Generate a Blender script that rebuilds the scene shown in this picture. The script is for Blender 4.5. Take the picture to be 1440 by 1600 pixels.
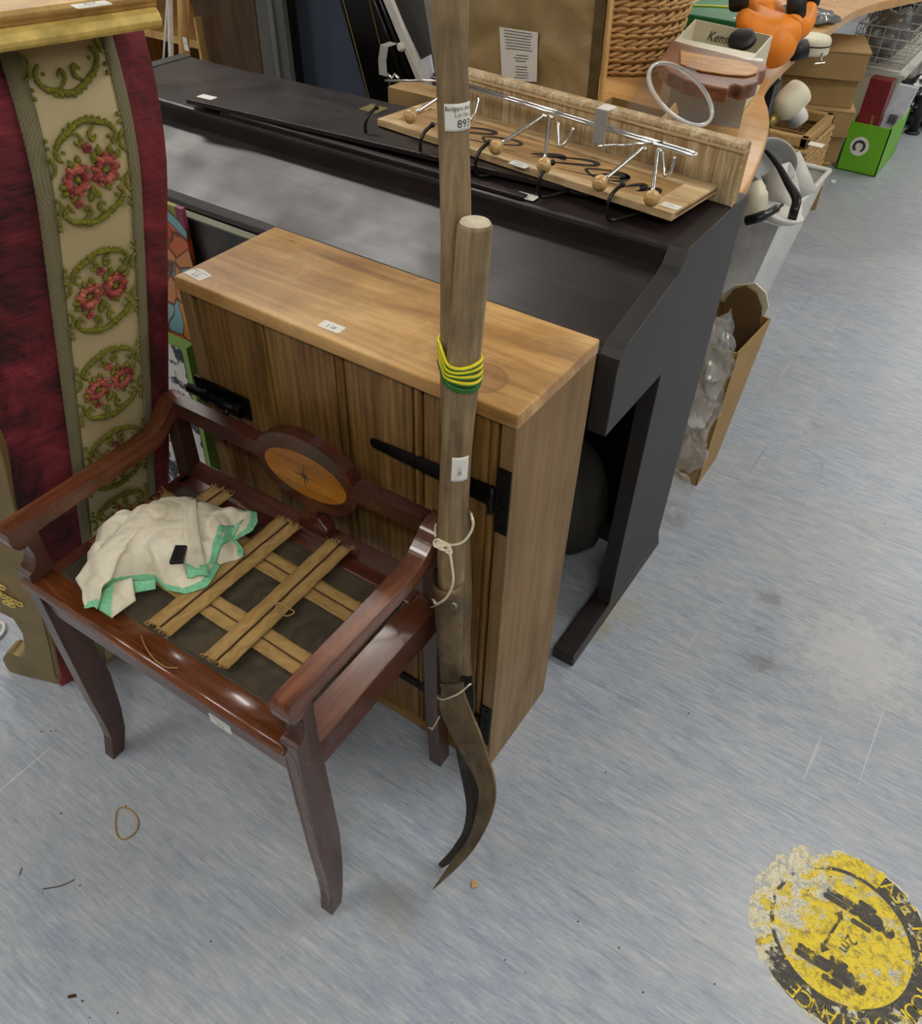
import bpy, bmesh, math, random
from mathutils import Vector as V, Matrix, noise
random.seed(7)
for o in list(bpy.data.objects): bpy.data.objects.remove(o)
SC = bpy.context.scene
COL = SC.collection
# ------------------------------------------------------------------ camera (solved from the photograph, frame 1440x1600)
F, PITCH, ROLL, H, YAW = 1273.83, 0.75205, 0.03125, 1.3712, 0.571
CX, CY = 720.0, 800.0
def _cam_axes():
    cp, sp = math.cos(PITCH), math.sin(PITCH); c, s = math.cos(ROLL), math.sin(ROLL)
    fwd, up, rt = V((0, cp, -sp)), V((0, sp, cp)), V((1, 0, 0))
    W = Matrix.Rotation(YAW, 3, 'Z')
    return W @ (c*rt + s*up), W @ (-s*rt + c*up), W @ fwd
CR, CU, CF = _cam_axes()
CP = V((0, 0, H))
cd = bpy.data.cameras.new('camera'); cam = bpy.data.objects.new('camera', cd); COL.objects.link(cam)
cam.matrix_world = Matrix(((CR.x, CU.x, -CF.x, CP.x), (CR.y, CU.y, -CF.y, CP.y), (CR.z, CU.z, -CF.z, CP.z), (0, 0, 0, 1)))
cd.sensor_fit = 'VERTICAL'; cd.sensor_height = 24.0; cd.lens = 24.0*F/1600.0; cd.clip_start = 0.02
SC.camera = cam
# ------------------------------------------------------------------ world, exposure
w = bpy.data.worlds.new('world'); SC.world = w; w.use_nodes = True
w.node_tree.nodes['Background'].inputs[0].default_value = (0.75, 0.8, 0.9, 1)
w.node_tree.nodes['Background'].inputs[1].default_value = 0.3
SC.view_settings.view_transform = 'Standard'; SC.view_settings.look = 'None'
SC.view_settings.gamma = 1.0; SC.view_settings.use_curve_mapping = False
SC.view_settings.exposure = 0.14
LIGHT = 23.0      # emission of the ceiling panels
# (x, y, length, width) of the ceiling light panels, the lamps of the room
PANELS = [(-2.5, 2.2), (-1.9, -0.9), (0.8, 2.2), (0.8, -0.9), (3.2, 2.2), (3.2, -0.9), (0.5, 5.3), (2.9, 5.3), (-1.9, 5.3), (-4.1, 2.2), (-4.1, -0.9), (0.3, 8.3), (2.7, 8.3), (0.3, 11.0), (-2.1, 8.3)]

# ------------------------------------------------------------------ measuring: where a line of sight meets a plane of the room
def ray(u, v): return CF + (u-CX)/F*CR - (v-CY)/F*CU
def on(u, v, ax, k):
    d = ray(u, v); return CP + d*((k-CP[ax])/d[ax])
def fl(u, v, z=0.0): return on(u, v, 2, z)
def atd(u, v, dist): return CP + ray(u, v)*dist
def onpl(u, v, a, n):
    d = ray(u, v); return CP + d*(((a-CP).dot(n))/d.dot(n))

# ------------------------------------------------------------------ materials
def lin(c):
    return tuple((x/12.92 if x <= 0.04045 else ((x+0.055)/1.055)**2.4) for x in c)
def hexc(h): return lin(tuple(int(h[i:i+2], 16)/255 for i in (0, 2, 4)))
class NT:
    def __init__(s, name):
        s.m = bpy.data.materials.new(name); s.m.use_nodes = True; s.t = s.m.node_tree; s.n = s.t.nodes; s.n.clear()
        s.out = s.n.new('ShaderNodeOutputMaterial'); s.b = s.n.new('ShaderNodeBsdfPrincipled'); s.t.links.new(s.b.outputs[0], s.out.inputs[0])
        s.tc = s.n.new('ShaderNodeTexCoord')
    def link(s, a, b): s.t.links.new(a, b)
    def mapping(s, scale=(1, 1, 1), rot=(0, 0, 0), loc=(0, 0, 0)):
        m = s.n.new('ShaderNodeMapping'); m.inputs['Scale'].default_value = scale; m.inputs['Rotation'].default_value = rot; m.inputs['Location'].default_value = loc
        s.link(s.tc.outputs['Object'], m.inputs['Vector']); return m.outputs[0]
    def noise(s, vec, scale, detail=4, rough=0.6, dist=0.0):
        n = s.n.new('ShaderNodeTexNoise'); n.inputs['Scale'].default_value = scale; n.inputs['Detail'].default_value = detail
        n.inputs['Roughness'].default_value = rough; n.inputs['Distortion'].default_value = dist
        s.link(vec, n.inputs['Vector']); return n.outputs['Fac']
    def wave(s, vec, scale, dist=0, axis='X', detail=2, ds=1.0, prof='SIN'):
        n = s.n.new('ShaderNodeTexWave'); n.bands_direction = axis; n.wave_profile = prof
        n.inputs['Scale'].default_value = scale; n.inputs['Distortion'].default_value = dist; n.inputs['Detail'].default_value = detail; n.inputs['Detail Scale'].default_value = ds
        s.link(vec, n.inputs['Vector']); return n.outputs['Fac']
    def ramp(s, fac, stops):
        r = s.n.new('ShaderNodeValToRGB'); e = r.color_ramp.elements
        while len(e) < len(stops): e.new(0.5)
        for el, (p, c) in zip(e, stops): el.position = p; el.color = (*c, 1) if len(c) == 3 else c
        s.link(fac, r.inputs[0]); return r.outputs[0]
    def mix(s, fac, a, b, mode='MIX'):
        m = s.n.new('ShaderNodeMix'); m.data_type = 'RGBA'; m.blend_type = mode
        for sock, val in ((m.inputs[0], fac), (m.inputs[6], a), (m.inputs[7], b)):
            if isinstance(val, (int, float)): sock.default_value = val
            elif isinstance(val, tuple): sock.default_value = (*val, 1)
            else: s.link(val, sock)
        return m.outputs[2]
    def math(s, op, a, b=0.0):
        m = s.n.new('ShaderNodeMath'); m.operation = op
        for sock, val in ((m.inputs[0], a), (m.inputs[1], b)):
            if isinstance(val, (int, float)): sock.default_value = val
            else: s.link(val, sock)
        return m.outputs[0]
    def color(s, c):
        if isinstance(c, tuple): s.b.inputs['Base Color'].default_value = (*c, 1)
        else: s.link(c, s.b.inputs['Base Color'])
    def rough(s, r):
        if isinstance(r, (int, float)): s.b.inputs['Roughness'].default_value = r
        else: s.link(r, s.b.inputs['Roughness'])
    def bump(s, h, strength=0.3, dist=0.002):
        b = s.n.new('ShaderNodeBump'); b.inputs['Strength'].default_value = strength; b.inputs['Distance'].default_value = dist
        s.link(h, b.inputs['Height']); s.link(b.outputs[0], s.b.inputs['Normal'])
def plain(name, hx, rough=0.5, metal=0.0, var=0.12, scale=30, bump=0.0, spec=0.5, coat=0.0):
    k = NT(name); c = hexc(hx); v = k.mapping()
    f = k.noise(v, scale, 5, 0.65)
    k.color(k.ramp(f, [(0.3, tuple(x*(1-var) for x in c)), (0.7, tuple(min(1, x*(1+var)) for x in c))]))
    k.rough(rough); k.b.inputs['Metallic'].default_value = metal; k.b.inputs['Specular IOR Level'].default_value = spec
    k.b.inputs['Coat Weight'].default_value = coat; k.b.inputs['Coat Roughness'].default_value = 0.15
    if bump: k.bump(f, bump, 0.002)
    return k.m
def wood(name, dark, mid, light, axis='X', scale=1.0, rough=0.4, coat=0.0, knots=0.3, bump=0.15, fine=1.0, blot=0.35, grain=0.22, cath=0.0, ring=False):
    k = NT(name); a = 'XYZ'.index(axis)
    st = [5.0*scale]*3; st[a] = 0.7*scale
    n1 = k.noise(k.mapping(tuple(st)), 2.2, 6, 0.6, 0.8+knots)
    st2 = [95.0*scale*fine]*3; st2[a] = 4.0*scale
    n2 = k.noise(k.mapping(tuple(st2)), 1.0, 4, 0.65, 0.4)
    n3 = k.noise(k.mapping(), 7*scale, 5, 0.62, 0.4)
    f = k.math('ADD', k.math('MULTIPLY', n1, 0.5), k.math('ADD', k.math('MULTIPLY', n2, grain+0.08), k.math('MULTIPLY', n3, 0.42-grain)))
    if cath:
        st3 = [9.0*scale]*3; st3[a] = 0.9*scale
        w_ = k.wave(k.mapping(tuple(st3)), 2.2, 7.0, 'XYZ'[0 if a != 0 else 1], 3, 0.9)
        f = k.math('ADD', k.math('MULTIPLY', f, 1-cath), k.math('MULTIPLY', k.math('ADD', k.math('MULTIPLY', w_, .5), .25), cath))
    col = k.ramp(f, [(0.38, hexc(dark)), (0.5, hexc(mid)), (0.62, hexc(light))])
    bl = k.noise(k.mapping((1, 1, 1), (0, 0, 0), (3, 1, 2)), 5*scale, 5, 0.65)
    col = k.mix(k.math('MULTIPLY', k.ramp(bl, [(0.5, (0, 0, 0)), (0.72, (1, 1, 1))]), blot), col, hexc(dark))
    if ring:    # ring stain and pale scuffs on the cupboard top
        rc = fl(752, 590, .804); vd = k.n.new('ShaderNodeVectorMath'); vd.operation = 'DISTANCE'; k.link(k.tc.outputs['Object'], vd.inputs[0]); vd.inputs[1].default_value = tuple(rc)
        col = k.mix(k.ramp(vd.outputs['Value'], [(0.0, (.25,)*3), (.030, (.3,)*3), (.0325, (.8,)*3), (.0345, (0, 0, 0))]), col, hexc('6d4a33'))
        sn = k.noise(k.mapping((1, 1, 1), (0, 0, .6)), 16, 7, .75, 1.0); col = k.mix(k.ramp(sn, [(.58, (0, 0, 0)), (.72, (.45,)*3)]), col, hexc('e6c896'))
    k.color(col); k.rough(k.ramp(bl, [(0.3, (rough*0.8,)*3), (0.7, (min(1, rough*1.3),)*3)]))
    k.b.inputs['Coat Weight'].default_value = coat; k.b.inputs['Coat Roughness'].default_value = 0.12
    k.bump(n2, bump, 0.0006); return k.m
M = {}
M['pine_top'] = wood('pine_top', '885f30', 'bb8d50', 'dcb173', 'X', 1.0, 0.34, 0.12, 0.8, blot=0.45, grain=.1, ring=True)
M['pine_front'] = wood('pine_front', '543c1c', '7e5c2f', '9b7641', 'Z', 1.3, 0.42, 0.05, 0.8, cath=.14, grain=.34)
M['pine_rail'] = wood('pine_rail', '614420', '8a6634', 'a78049', 'X', 1.3, 0.42, 0.0, 0.5)
M['pine_side'] = wood('pine_side', '6c522f', '8a6c44', '9c7d52', 'Z', 0.8, 0.5, 0.0, 0.5, grain=.3)
M['mahog'] = wood('mahogany', '2e140d', '4c241a', '673a28', 'X', 1.0, 0.28, 0.3, 0.2, 0.06)
M['mahog_y'] = wood('mahogany_arm', '3a1c10', '603421', '885234', 'Y', 1.0, 0.25, 0.35, 0.2, 0.06)
M['mahog_z'] = wood('mahogany_leg', '2b1812', '43281f', '57382c', 'Z', 1.0, 0.3, 0.25, 0.2, 0.06)
M['mahog_worn'] = wood('mahogany_worn_edge', '55290f', '7a421f', 'a86634', 'X', 1.6, 0.22, 0.5, 0.2, 0.06)
M['inlay'] = wood('satinwood_inlay', '7a4410', 'a4661a', 'bf8026', 'X', 3.0, 0.3, 0.2, 0.4)
M['blackwood'] = wood('dark_piano_wood', '1a1414', '282020', '382e2b', 'X', 1.4, 0.36, 0.0, 0.1, 0.03)
def piano_side():
    k = NT('dark_piano_side'); f = k.noise(k.mapping((3, 3, 1)), 6, 5, 0.6); k.color(k.ramp(f, [(0.3, hexc('232020')), (0.7, hexc('2c2826'))])); k.rough(0.48); return k.m
M['pside'] = piano_side()
M['handle'] = wood('ash_handle', '5e4c35', '867050', 'a68f6a', 'Z', 2.2, 0.55, 0.0, 0.3, 0.35, blot=0.4, grain=.16)
M['handle_end'] = plain('worn_end_grain', 'd9cdb2', 0.7, var=0.2, scale=120)
M['lime'] = wood('limed_wood', '86633b', 'ab8553', 'c29c68', 'X', 1.6, 0.6, 0.0, 0.2, 0.4, grain=.3)
M['lime_frame'] = wood('limed_frame_wood', 'a48459', 'c6a778', 'dcc59c', 'X', 1.8, 0.6, 0.0, 0.2, 0.4, grain=.34)
M['lime_z'] = wood('limed_wood_upright', '8c7150', 'b2976f', 'd6c5a2', 'Z', 2.6, 0.6, 0.0, 0.2, 0.5, grain=.4)
M['beech'] = wood('beech_laminate', 'b98548', 'd0a064', 'dcb27a', 'X', 0.6, 0.32, 0.1, 0.3, 0.03, blot=0.15)
M['oakdoor'] = wood('brown_oak_door', '2c1a0a', '49300f', '5a3d1c', 'Z', 1.6, 0.45, 0, 0.1)
M['ply'] = wood('raw_pine', 'a3783f', 'c99d5c', 'd9b57a', 'Z', 1.5, 0.5)
M['carved'] = wood('carved_wood', '4a2c1c', '7a4c32', '9a6a48', 'X', 1.6, 0.4, 0.1)
M['carved_light'] = wood('carved_wood_heart', '86562a', 'b98344', 'd3a45c', 'X', 1.8, 0.35, 0.15, 0.8)
M['iron'] = plain('black_iron', '121110', 0.42, 0.6, 0.3, 90, 0.3)
M['steel_rust'] = None
def rusty():
    k = NT('aged_blade_steel'); v = k.mapping(); f = k.noise(v, 34, 6, 0.65); g = k.noise(v, 160, 3, 0.6)
    c = k.ramp(f, [(0.3, hexc('574936')), (0.55, hexc('7a6649')), (0.75, hexc('8f7350'))])
    k.color(c); k.rough(0.5); k.b.inputs['Metallic'].default_value = 0.45; k.bump(k.math('ADD', f, k.math('MULTIPLY', g, 0.5)), 0.35, 0.0015); return k.m
M['steel_rust'] = rusty()
M['steel_dark'] = plain('dark_blade_steel', '3a332a', 0.5, 0.4, 0.35, 40, 0.3)
M['chrome'] = plain('chrome', 'd9d9d6', 0.12, 1.0, 0.04)
M['brushed'] = plain('brushed_steel', 'c9c7c2', 0.34, 0.85, 0.08, 60)
M['bolt'] = plain('bolt_steel', '9b958a', 0.35, 1.0, 0.15, 200)
M['ball'] = wood('varnished_ball', 'a67f46', 'c9a266', 'dab87e', 'Z', 6, 0.25, 0.4)
M['blackwire'] = plain('black_hook', '14110f', 0.25, 0.3, 0.2)
M['paper'] = plain('label_paper', 'e9e6de', 0.55, 0, 0.03, 60)
M['ink'] = plain('label_ink', '26241f', 0.6, 0, 0.05)
M['greyink'] = plain('grey_ink', '6f6a60', 0.6, 0, 0.05)
M['cord'] = plain('cream_cord', 'e6dcc0', 0.7, 0, 0.12, 400, 0.3)
M['wy'] = plain('wire_yellow', 'e5d51c', 0.35, 0, 0.05); M['wg'] = plain('wire_green', '256a22', 0.35, 0, 0.05)
M['greycloth'] = plain('under_piano_bag', '3b3833', 0.85, 0, 0.3, 8, 0.4)
M['gold'] = plain('gilt_wood', 'c9a464', 0.4, 0.15, 0.3, 24, 0.3)
M['gold_b'] = plain('gilt_moulding', 'e2c570', 0.35, 0.2, 0.25, 40, 0.3)
M['gold_d'] = plain('dull_gilt', '8b764b', 0.45, 0.3, 0.2, 14, 0.15)
def velvet():
    k = NT('crimson_velvet'); v = k.mapping(); f = k.noise(v, 9, 6, 0.7, 0.6); g = k.noise(k.mapping((60, 10, 260)), 1, 3, 0.6)
    h = k.math('ADD', k.math('MULTIPLY', f, 0.8), k.math('MULTIPLY', g, 0.2))
    k.color(k.ramp(h, [(0.40, hexc('2a0c10')), (0.48, hexc('5a161e')), (0.60, hexc('842833')), (0.72, hexc('a4494f'))])); k.rough(0.8)
    k.b.inputs['Sheen Weight'].default_value = 0.5; k.b.inputs['Sheen Roughness'].default_value = 0.35; k.b.inputs['Sheen Tint'].default_value = (*hexc('c05058'), 1)
    k.bump(h, 0.3, 0.002); return k.m
M['velvet'] = velvet()
def weave(name, c1, c2, scale, rough=0.9, bump=0.6, rot=0.0, blot=0.4):
    k = NT(name); v = k.mapping((1, 1, 1), (0, 0, rot)); a = k.wave(v, scale, 0.6, 'X'); b = k.wave(v, scale, 0.6, 'Y'); c = k.wave(v, scale, 0.6, 'Z')
    f = k.math('MULTIPLY', k.math('ADD', a, c), b); n = k.noise(v, 25, 5, 0.7)
    k.color(k.mix(k.math('MULTIPLY', n, blot), k.ramp(f, [(0.1, hexc(c1)), (0.9, hexc(c2))]), hexc(c1))); k.rough(rough); k.bump(f, bump, 0.0012); return k.m
M['hessian'] = weave('dark_hessian', '2d271b', '7a6b52', 150, rot=0.78, blot=.75)
M['jute'] = weave('jute_webbing', '94723c', 'd2ae70', 170, bump=0.5)
M['jute_line'] = plain('jute_dark_stripe', '4c3420', 0.9, 0, 0.3, 300, 0.5)
M['jute_fray'] = plain('frayed_jute', 'b08a4c', 0.9, 0, 0.3, 200)
M['damask'] = weave('cream_damask', 'b09c6e', 'd3c49a', 500, 0.45, 0.15, blot=0.25)
M['braid'] = weave('metallic_braid', '726a4e', 'b5ab82', 260, 0.5, 0.7)
M['chenille'] = plain('olive_chenille', '77751f', 0.9, 0, 0.4, 260, 0.8)
def rose():
    k = NT('rose_chenille'); f = k.noise(k.mapping(), 70, 4, 0.6); k.color(k.ramp(f, [(0.35, hexc('7a2c30')), (0.55, hexc('b05a48')), (0.72, hexc('cf8264'))])); k.rough(0.9); k.bump(f, 0.6, 0.002); return k.m
M['rose'] = rose()
def cloth():
    k = NT('stained_cream_cotton'); v = k.mapping(); f = k.noise(v, 16, 6, 0.62); g = k.noise(v, 30, 3, 0.5, 0.5); wv = k.noise(v, 900, 2, 0.5)
    c = k.ramp(f, [(0.25, hexc('bfb18c')), (0.42, hexc('e0d7bd')), (0.8, hexc('efe8d5'))])
    k.color(k.mix(k.ramp(g, [(0.62, (0, 0, 0)), (0.8, (0.5, 0.5, 0.5))]), c, hexc('9a8660'))); k.rough(0.9); k.bump(k.math('ADD', f, k.math('MULTIPLY', wv, 0.15)), 0.5, 0.003)
    k.b.inputs['Sheen Weight'].default_value = 0.1; return k.m
M['cloth'] = cloth()
M['greentrim'] = plain('mint_green_trim', '80c89c', 0.85, 0, 0.2, 160, 0.5)
M['blackplastic'] = plain('black_plastic', '17181c', 0.3, 0, 0.1)
M['rubber'] = plain('tan_rubber', 'a98b4e', 0.5)
def floor_mat():
    k = NT('marbled_blue_vinyl')
    v = k.mapping((1.6, 7.0, 1), (0, 0, 0.05)); n1 = k.noise(v, 7.0, 10, 0.75, 0.7)
    n2 = k.noise(k.mapping((7, 46, 1), (0, 0, 0.05)), 3.4, 8, 0.8, 0.4); n3 = k.noise(k.mapping(), 1.1, 6, 0.62); n4 = k.noise(k.mapping(), 4.5, 8, 0.74, 0.5)
    f = k.math('ADD', k.math('MULTIPLY', n1, 0.45), k.math('ADD', k.math('MULTIPLY', n2, 0.38), k.math('MULTIPLY', n4, 0.17)))
    c = k.ramp(f, [(0.36, hexc('808aa0')), (0.46, hexc('9aa3b2')), (0.54, hexc('adb3ba')), (0.66, hexc('c6c8c8'))])
    c = k.mix(k.ramp(n3, [(0.42, (0, 0, 0)), (0.7, (0.55, 0.55, 0.55))]), c, hexc('a5a5a1'))
    c = k.mix(k.ramp(n4, [(0.6, (0, 0, 0)), (0.78, (0.5, 0.5, 0.5))]), c, hexc('8d8a80'))
    c = k.mix(k.ramp(n2, [(0.6, (0, 0, 0)), (0.7, (0.6, 0.6, 0.6))]), c, hexc('cfd1cf'))
    c = k.mix(k.ramp(k.noise(k.mapping(), 60, 3, 0.7), [(0.74, (0, 0, 0)), (0.8, (0.6, 0.6, 0.6))]), c, hexc('55544f'))
    fs_ = k.noise(k.mapping((16, 190, 1), (0, 0, 0.05)), 1.0, 4, .7)
    c = k.mix(k.ramp(fs_, [(.54, (0, 0, 0)), (.68, (.42,)*3)]), c, hexc('d0d3d3')); c = k.mix(k.ramp(fs_, [(.32, (.42,)*3), (.46, (0, 0, 0))]), c, hexc('737a86'))
    sp_ = k.noise(k.mapping(), 130, 4, .8); c = k.mix(k.ramp(sp_, [(.62, (0, 0, 0)), (.7, (.4,)*3)]), c, hexc('6b6d6e'))
    for sx, sy, rt, th, cc_ in ((55, .9, .75, .735, '6d6c66'), (48, .8, -.5, .745, '6d6c66'), (60, 1.1, 1.35, .745, '77756d'), (52, .6, 1.0, .75, '7b7a74'), (85, .9, -.9, .75, '7b7a74'), (70, 1.4, .2, .735, 'd9dad8')):
        sn = k.noise(k.mapping((sx, sy, 1), (0, 0, rt)), 1.0, 2, 0.5); c = k.mix(k.ramp(sn, [(th, (0, 0, 0)), (th+.02, (0.5, 0.5, 0.5))]), c, hexc(cc_))
    dk = k.noise(k.mapping((1, 1.3, 1), (0, 0, .3), (4, 2, 0)), 2.1, 9, .78)       # walked-in dirt
    c = k.mix(k.ramp(dk, [(.62, (0, 0, 0)), (.75, (.6,)*3)]), c, hexc('7b766b'))
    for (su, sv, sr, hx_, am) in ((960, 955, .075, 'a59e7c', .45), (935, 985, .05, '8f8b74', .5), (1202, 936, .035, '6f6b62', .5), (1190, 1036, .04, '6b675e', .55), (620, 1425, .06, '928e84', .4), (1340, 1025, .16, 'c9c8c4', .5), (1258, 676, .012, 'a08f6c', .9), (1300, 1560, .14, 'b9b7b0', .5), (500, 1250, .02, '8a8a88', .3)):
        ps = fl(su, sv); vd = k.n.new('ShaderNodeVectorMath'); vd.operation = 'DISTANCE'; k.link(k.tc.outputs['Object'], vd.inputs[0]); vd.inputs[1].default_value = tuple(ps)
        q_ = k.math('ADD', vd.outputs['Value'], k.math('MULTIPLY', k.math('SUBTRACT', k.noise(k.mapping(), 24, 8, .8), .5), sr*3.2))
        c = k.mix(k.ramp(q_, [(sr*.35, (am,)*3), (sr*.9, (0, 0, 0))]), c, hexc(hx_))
    sx_ = k.n.new('ShaderNodeSeparateXYZ'); k.link(k.tc.outputs['Object'], sx_.inputs[0])      # welded seam of the sheet
    c = k.mix(k.ramp(k.math('ABSOLUTE', k.math('SUBTRACT', sx_.outputs['Y'], 1.752)), [(0.0, (.45,)*3), (.0025, (0, 0, 0))]), c, hexc('70747a'))
    k.color(c); k.rough(k.ramp(n4, [(0.3, (0.26,)*3), (0.7, (0.42,)*3)])); k.bump(k.noise(k.mapping(), 90, 3, 0.6), 0.05, 0.001); return k.m
M['floor'] = floor_mat()
M['wall'] = plain('painted_wall', 'd8d6cf', 0.8, 0, 0.03); M['ceil'] = plain('ceiling_tile_white', 'dcdcd8', 0.9, 0, 0.03)
M['card'] = plain('cardboard', 'a38454', 0.8, 0, 0.08, 12); M['card_l'] = plain('cardboard_top', 'bd9c6a', 0.8, 0, 0.06, 12)
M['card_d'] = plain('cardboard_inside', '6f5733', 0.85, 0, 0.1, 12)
def kraft():
    k = NT('kraft_backing_paper'); v = k.mapping(); f = k.noise(v, 7, 3, 0.5, 1.2); k.color(k.ramp(f, [(0.3, hexc('94794f')), (0.7, hexc('b0966a'))])); k.rough(0.65); k.bump(f, 0.6, 0.02); return k.m
M['kraft'] = kraft()

M['kraft_tape'] = plain('brown_tape', '5f4e30', 0.4, 0, 0.4, 40)
M['wick'] = plain('wicker', 'c8a06a', 0.55, 0, 0.3, 40, 0.2); M['wick_d'] = plain('wicker_shadow_stake', '7a5730', 0.6)
M['rattan'] = plain('plaited_seagrass', 'b08d58', 0.7, 0, 0.3, 60, 0.4)
M['white'] = plain('white_plastic', 'd9d7d0', 0.4, 0, 0.04); M['cream'] = plain('cream_plastic', 'ddd6bc', 0.45, 0, 0.05)
M['greyplastic'] = plain('grey_crate_plastic', 'aeb0ae', 0.4, 0, 0.06)
M['whitepaint'] = plain('white_painted_metal', 'd6d2ca', 0.4)
M['greyboard'] = plain('grey_board', '6d6c68', 0.6, 0, 0.08, 6); M['greyframe'] = plain('grey_frame', '5b5a55', 0.55)
M['bluescreen'] = weave('blue_grey_fabric', '39404f', '4d5567', 400, 0.85, 0.2)
M['blackgloss'] = plain('black_lacquer', '0d0b0a', 0.25, 0, 0.1); M['brass'] = plain('brass', '9c8a4a', 0.35, 0.7)
M['darkgrey'] = plain('dark_grey_metal', '3b3c3d', 0.4, 0.3); M['darkgrey2'] = plain('charcoal_groove', '1f2021', 0.5)
M['orange'] = plain('orange_foam', 'f08a1a', 0.5, 0, 0.12, 20); M['black'] = plain('black_foam', '100f0f', 0.5)
M['greentin'] = plain('green_tin', '1f7a46', 0.35, 0, 0.1); M['yellowline'] = plain('yellow_line', 'd6cf4a', 0.4)
M['lime_green'] = plain('lime_carton', '6fb81e', 0.45, 0, 0.04); M['redbox'] = plain('dark_red_carton', '7c1820', 0.35, 0, 0.3, 14)
M['bluewhite'] = plain('cool_white_carton', 'c9cdd8', 0.4)
M['strip_highlight'] = plain('highlight_strip', '7d7a76', 0.3, 0.8)  # lighter metallic tone standing in for a highlight line
M['tapegold'] = plain('brass_plate_dull', '8d8150', 0.4, 0.5, 0.15)
def clear(name, col=(1, 1, 1), rough=0.05, mixf=0.25):
    m = bpy.data.materials.new(name); m.use_nodes = True; t = m.node_tree; t.nodes.clear()
    o = t.nodes.new('ShaderNodeOutputMaterial'); a = t.nodes.new('ShaderNodeBsdfTransparent'); b = t.nodes.new('ShaderNodeBsdfPrincipled'); mx = t.nodes.new('ShaderNodeMixShader')
    a.inputs[0].default_value = (*[0.97*c for c in col], 1); b.inputs['Base Color'].default_value = (*[0.8*c for c in col], 1); b.inputs['Roughness'].default_value = rough; b.inputs['Coat Weight'].default_value = 1.0
    tc = t.nodes.new('ShaderNodeTexCoord'); n = t.nodes.new('ShaderNodeTexNoise'); n.inputs['Scale'].default_value = 22; n.inputs['Detail'].default_value = 4; t.links.new(tc.outputs['Object'], n.inputs['Vector'])
    r = t.nodes.new('ShaderNodeMapRange'); r.inputs[3].default_value = mixf*0.5; r.inputs[4].default_value = min(1, mixf*1.6); t.links.new(n.outputs['Fac'], r.inputs[0])
    t.links.new(r.outputs[0], mx.inputs[0]); t.links.new(a.outputs[0], mx.inputs[1]); t.links.new(b.outputs[0], mx.inputs[2]); t.links.new(mx.outputs[0], o.inputs[0]); return m
M['acrylic'] = clear('clear_acrylic', (0.97, 0.96, 0.94), 0.03, 0.09); M['rim'] = clear('acrylic_rim', (1, 1, 0.98), 0.1, 0.7)
M['film'] = clear('plastic_film', (0.97, 0.97, 0.95), 0.06, 0.32); M['film_dark'] = clear('dark_film', (0.35, 0.34, 0.34), 0.12, 0.8)
M['tub'] = clear('milky_tub_plastic', (1.15, 1.15, 1.12), 0.25, 0.85)
def emis(name, strength):
    m = bpy.data.materials.new(name); m.use_nodes = True; t = m.node_tree; t.nodes.clear()
    o = t.nodes.new('ShaderNodeOutputMaterial'); e = t.nodes.new('ShaderNodeEmission'); e.inputs[0].default_value = (1.0, 0.965, 0.9, 1); e.inputs[1].default_value = strength; t.links.new(e.outputs[0], o.inputs[0]); return m
M['lamp'] = emis('light_panel_diffuser', LIGHT)
def worn(name, hx, hx2, cover, wscale=14, side=0.0):
    """flat print that has flaked off in patches, most of all towards its left edge, where feet pass"""
    k = NT(name); v = k.mapping(); n1 = k.noise(v, wscale, 9, 0.78); n2 = k.noise(v, 70, 6, 0.75)
    c = k.ramp(n2, [(0.38, hexc(hx2)), (0.5, hexc(hx))]); k.color(c); k.rough(0.5)
    tr = k.n.new('ShaderNodeBsdfTransparent'); mx = k.n.new('ShaderNodeMixShader')
    vo = k.n.new('ShaderNodeTexVoronoi'); vo.feature = 'DISTANCE_TO_EDGE'; vo.inputs['Scale'].default_value = 42
    dn = k.n.new('ShaderNodeTexNoise'); dn.inputs['Scale'].default_value = 30; k.link(v, dn.inputs['Vector'])
    mv = k.n.new('ShaderNodeMix'); mv.data_type = 'VECTOR'; mv.inputs[0].default_value = .05; k.link(v, mv.inputs[4]); k.link(dn.outputs['Color'], mv.inputs[5]); k.link(mv.outputs[1], vo.inputs['Vector'])
    crack = k.ramp(vo.outputs['Distance'], [(0.0, (0, 0, 0)), (0.025, (1, 1, 1))])
    sp = k.n.new('ShaderNodeSeparateXYZ'); k.link(k.tc.outputs['Object'], sp.inputs[0])
    g = k.math('MULTIPLY', k.math('MAXIMUM', k.math('SUBTRACT', WX+.10, k.math('ADD', sp.outputs['X'], k.math('MULTIPLY', sp.outputs['Y'], -.25))), 0.0), side)
    m1 = k.ramp(k.math('SUBTRACT', n1, g), [(cover, (0, 0, 0)), (cover+0.012, (1, 1, 1))])
    al = k.math('MULTIPLY', m1, k.math('ADD', k.math('MULTIPLY', crack, 0.5), 0.5))
    k.link(al, mx.inputs[0]); k.link(tr.outputs[0], mx.inputs[1]); k.link(k.b.outputs[0], mx.inputs[2]); k.link(mx.outputs[0], k.out.inputs[0]); return k.m
WX = -0.05
M['st_yellow'] = worn('flaked_yellow_print', 'ecd01c', '9c8622', 0.43, 30, 1.25)
M['st_cream'] = worn('flaked_cream_backing', 'e2dbc0', 'd3c47a', 0.39, 30, .6)
M['st_dark'] = worn('flaked_dark_print', '332f28', '5a5340', 0.43, 34, 1.0)

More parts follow.
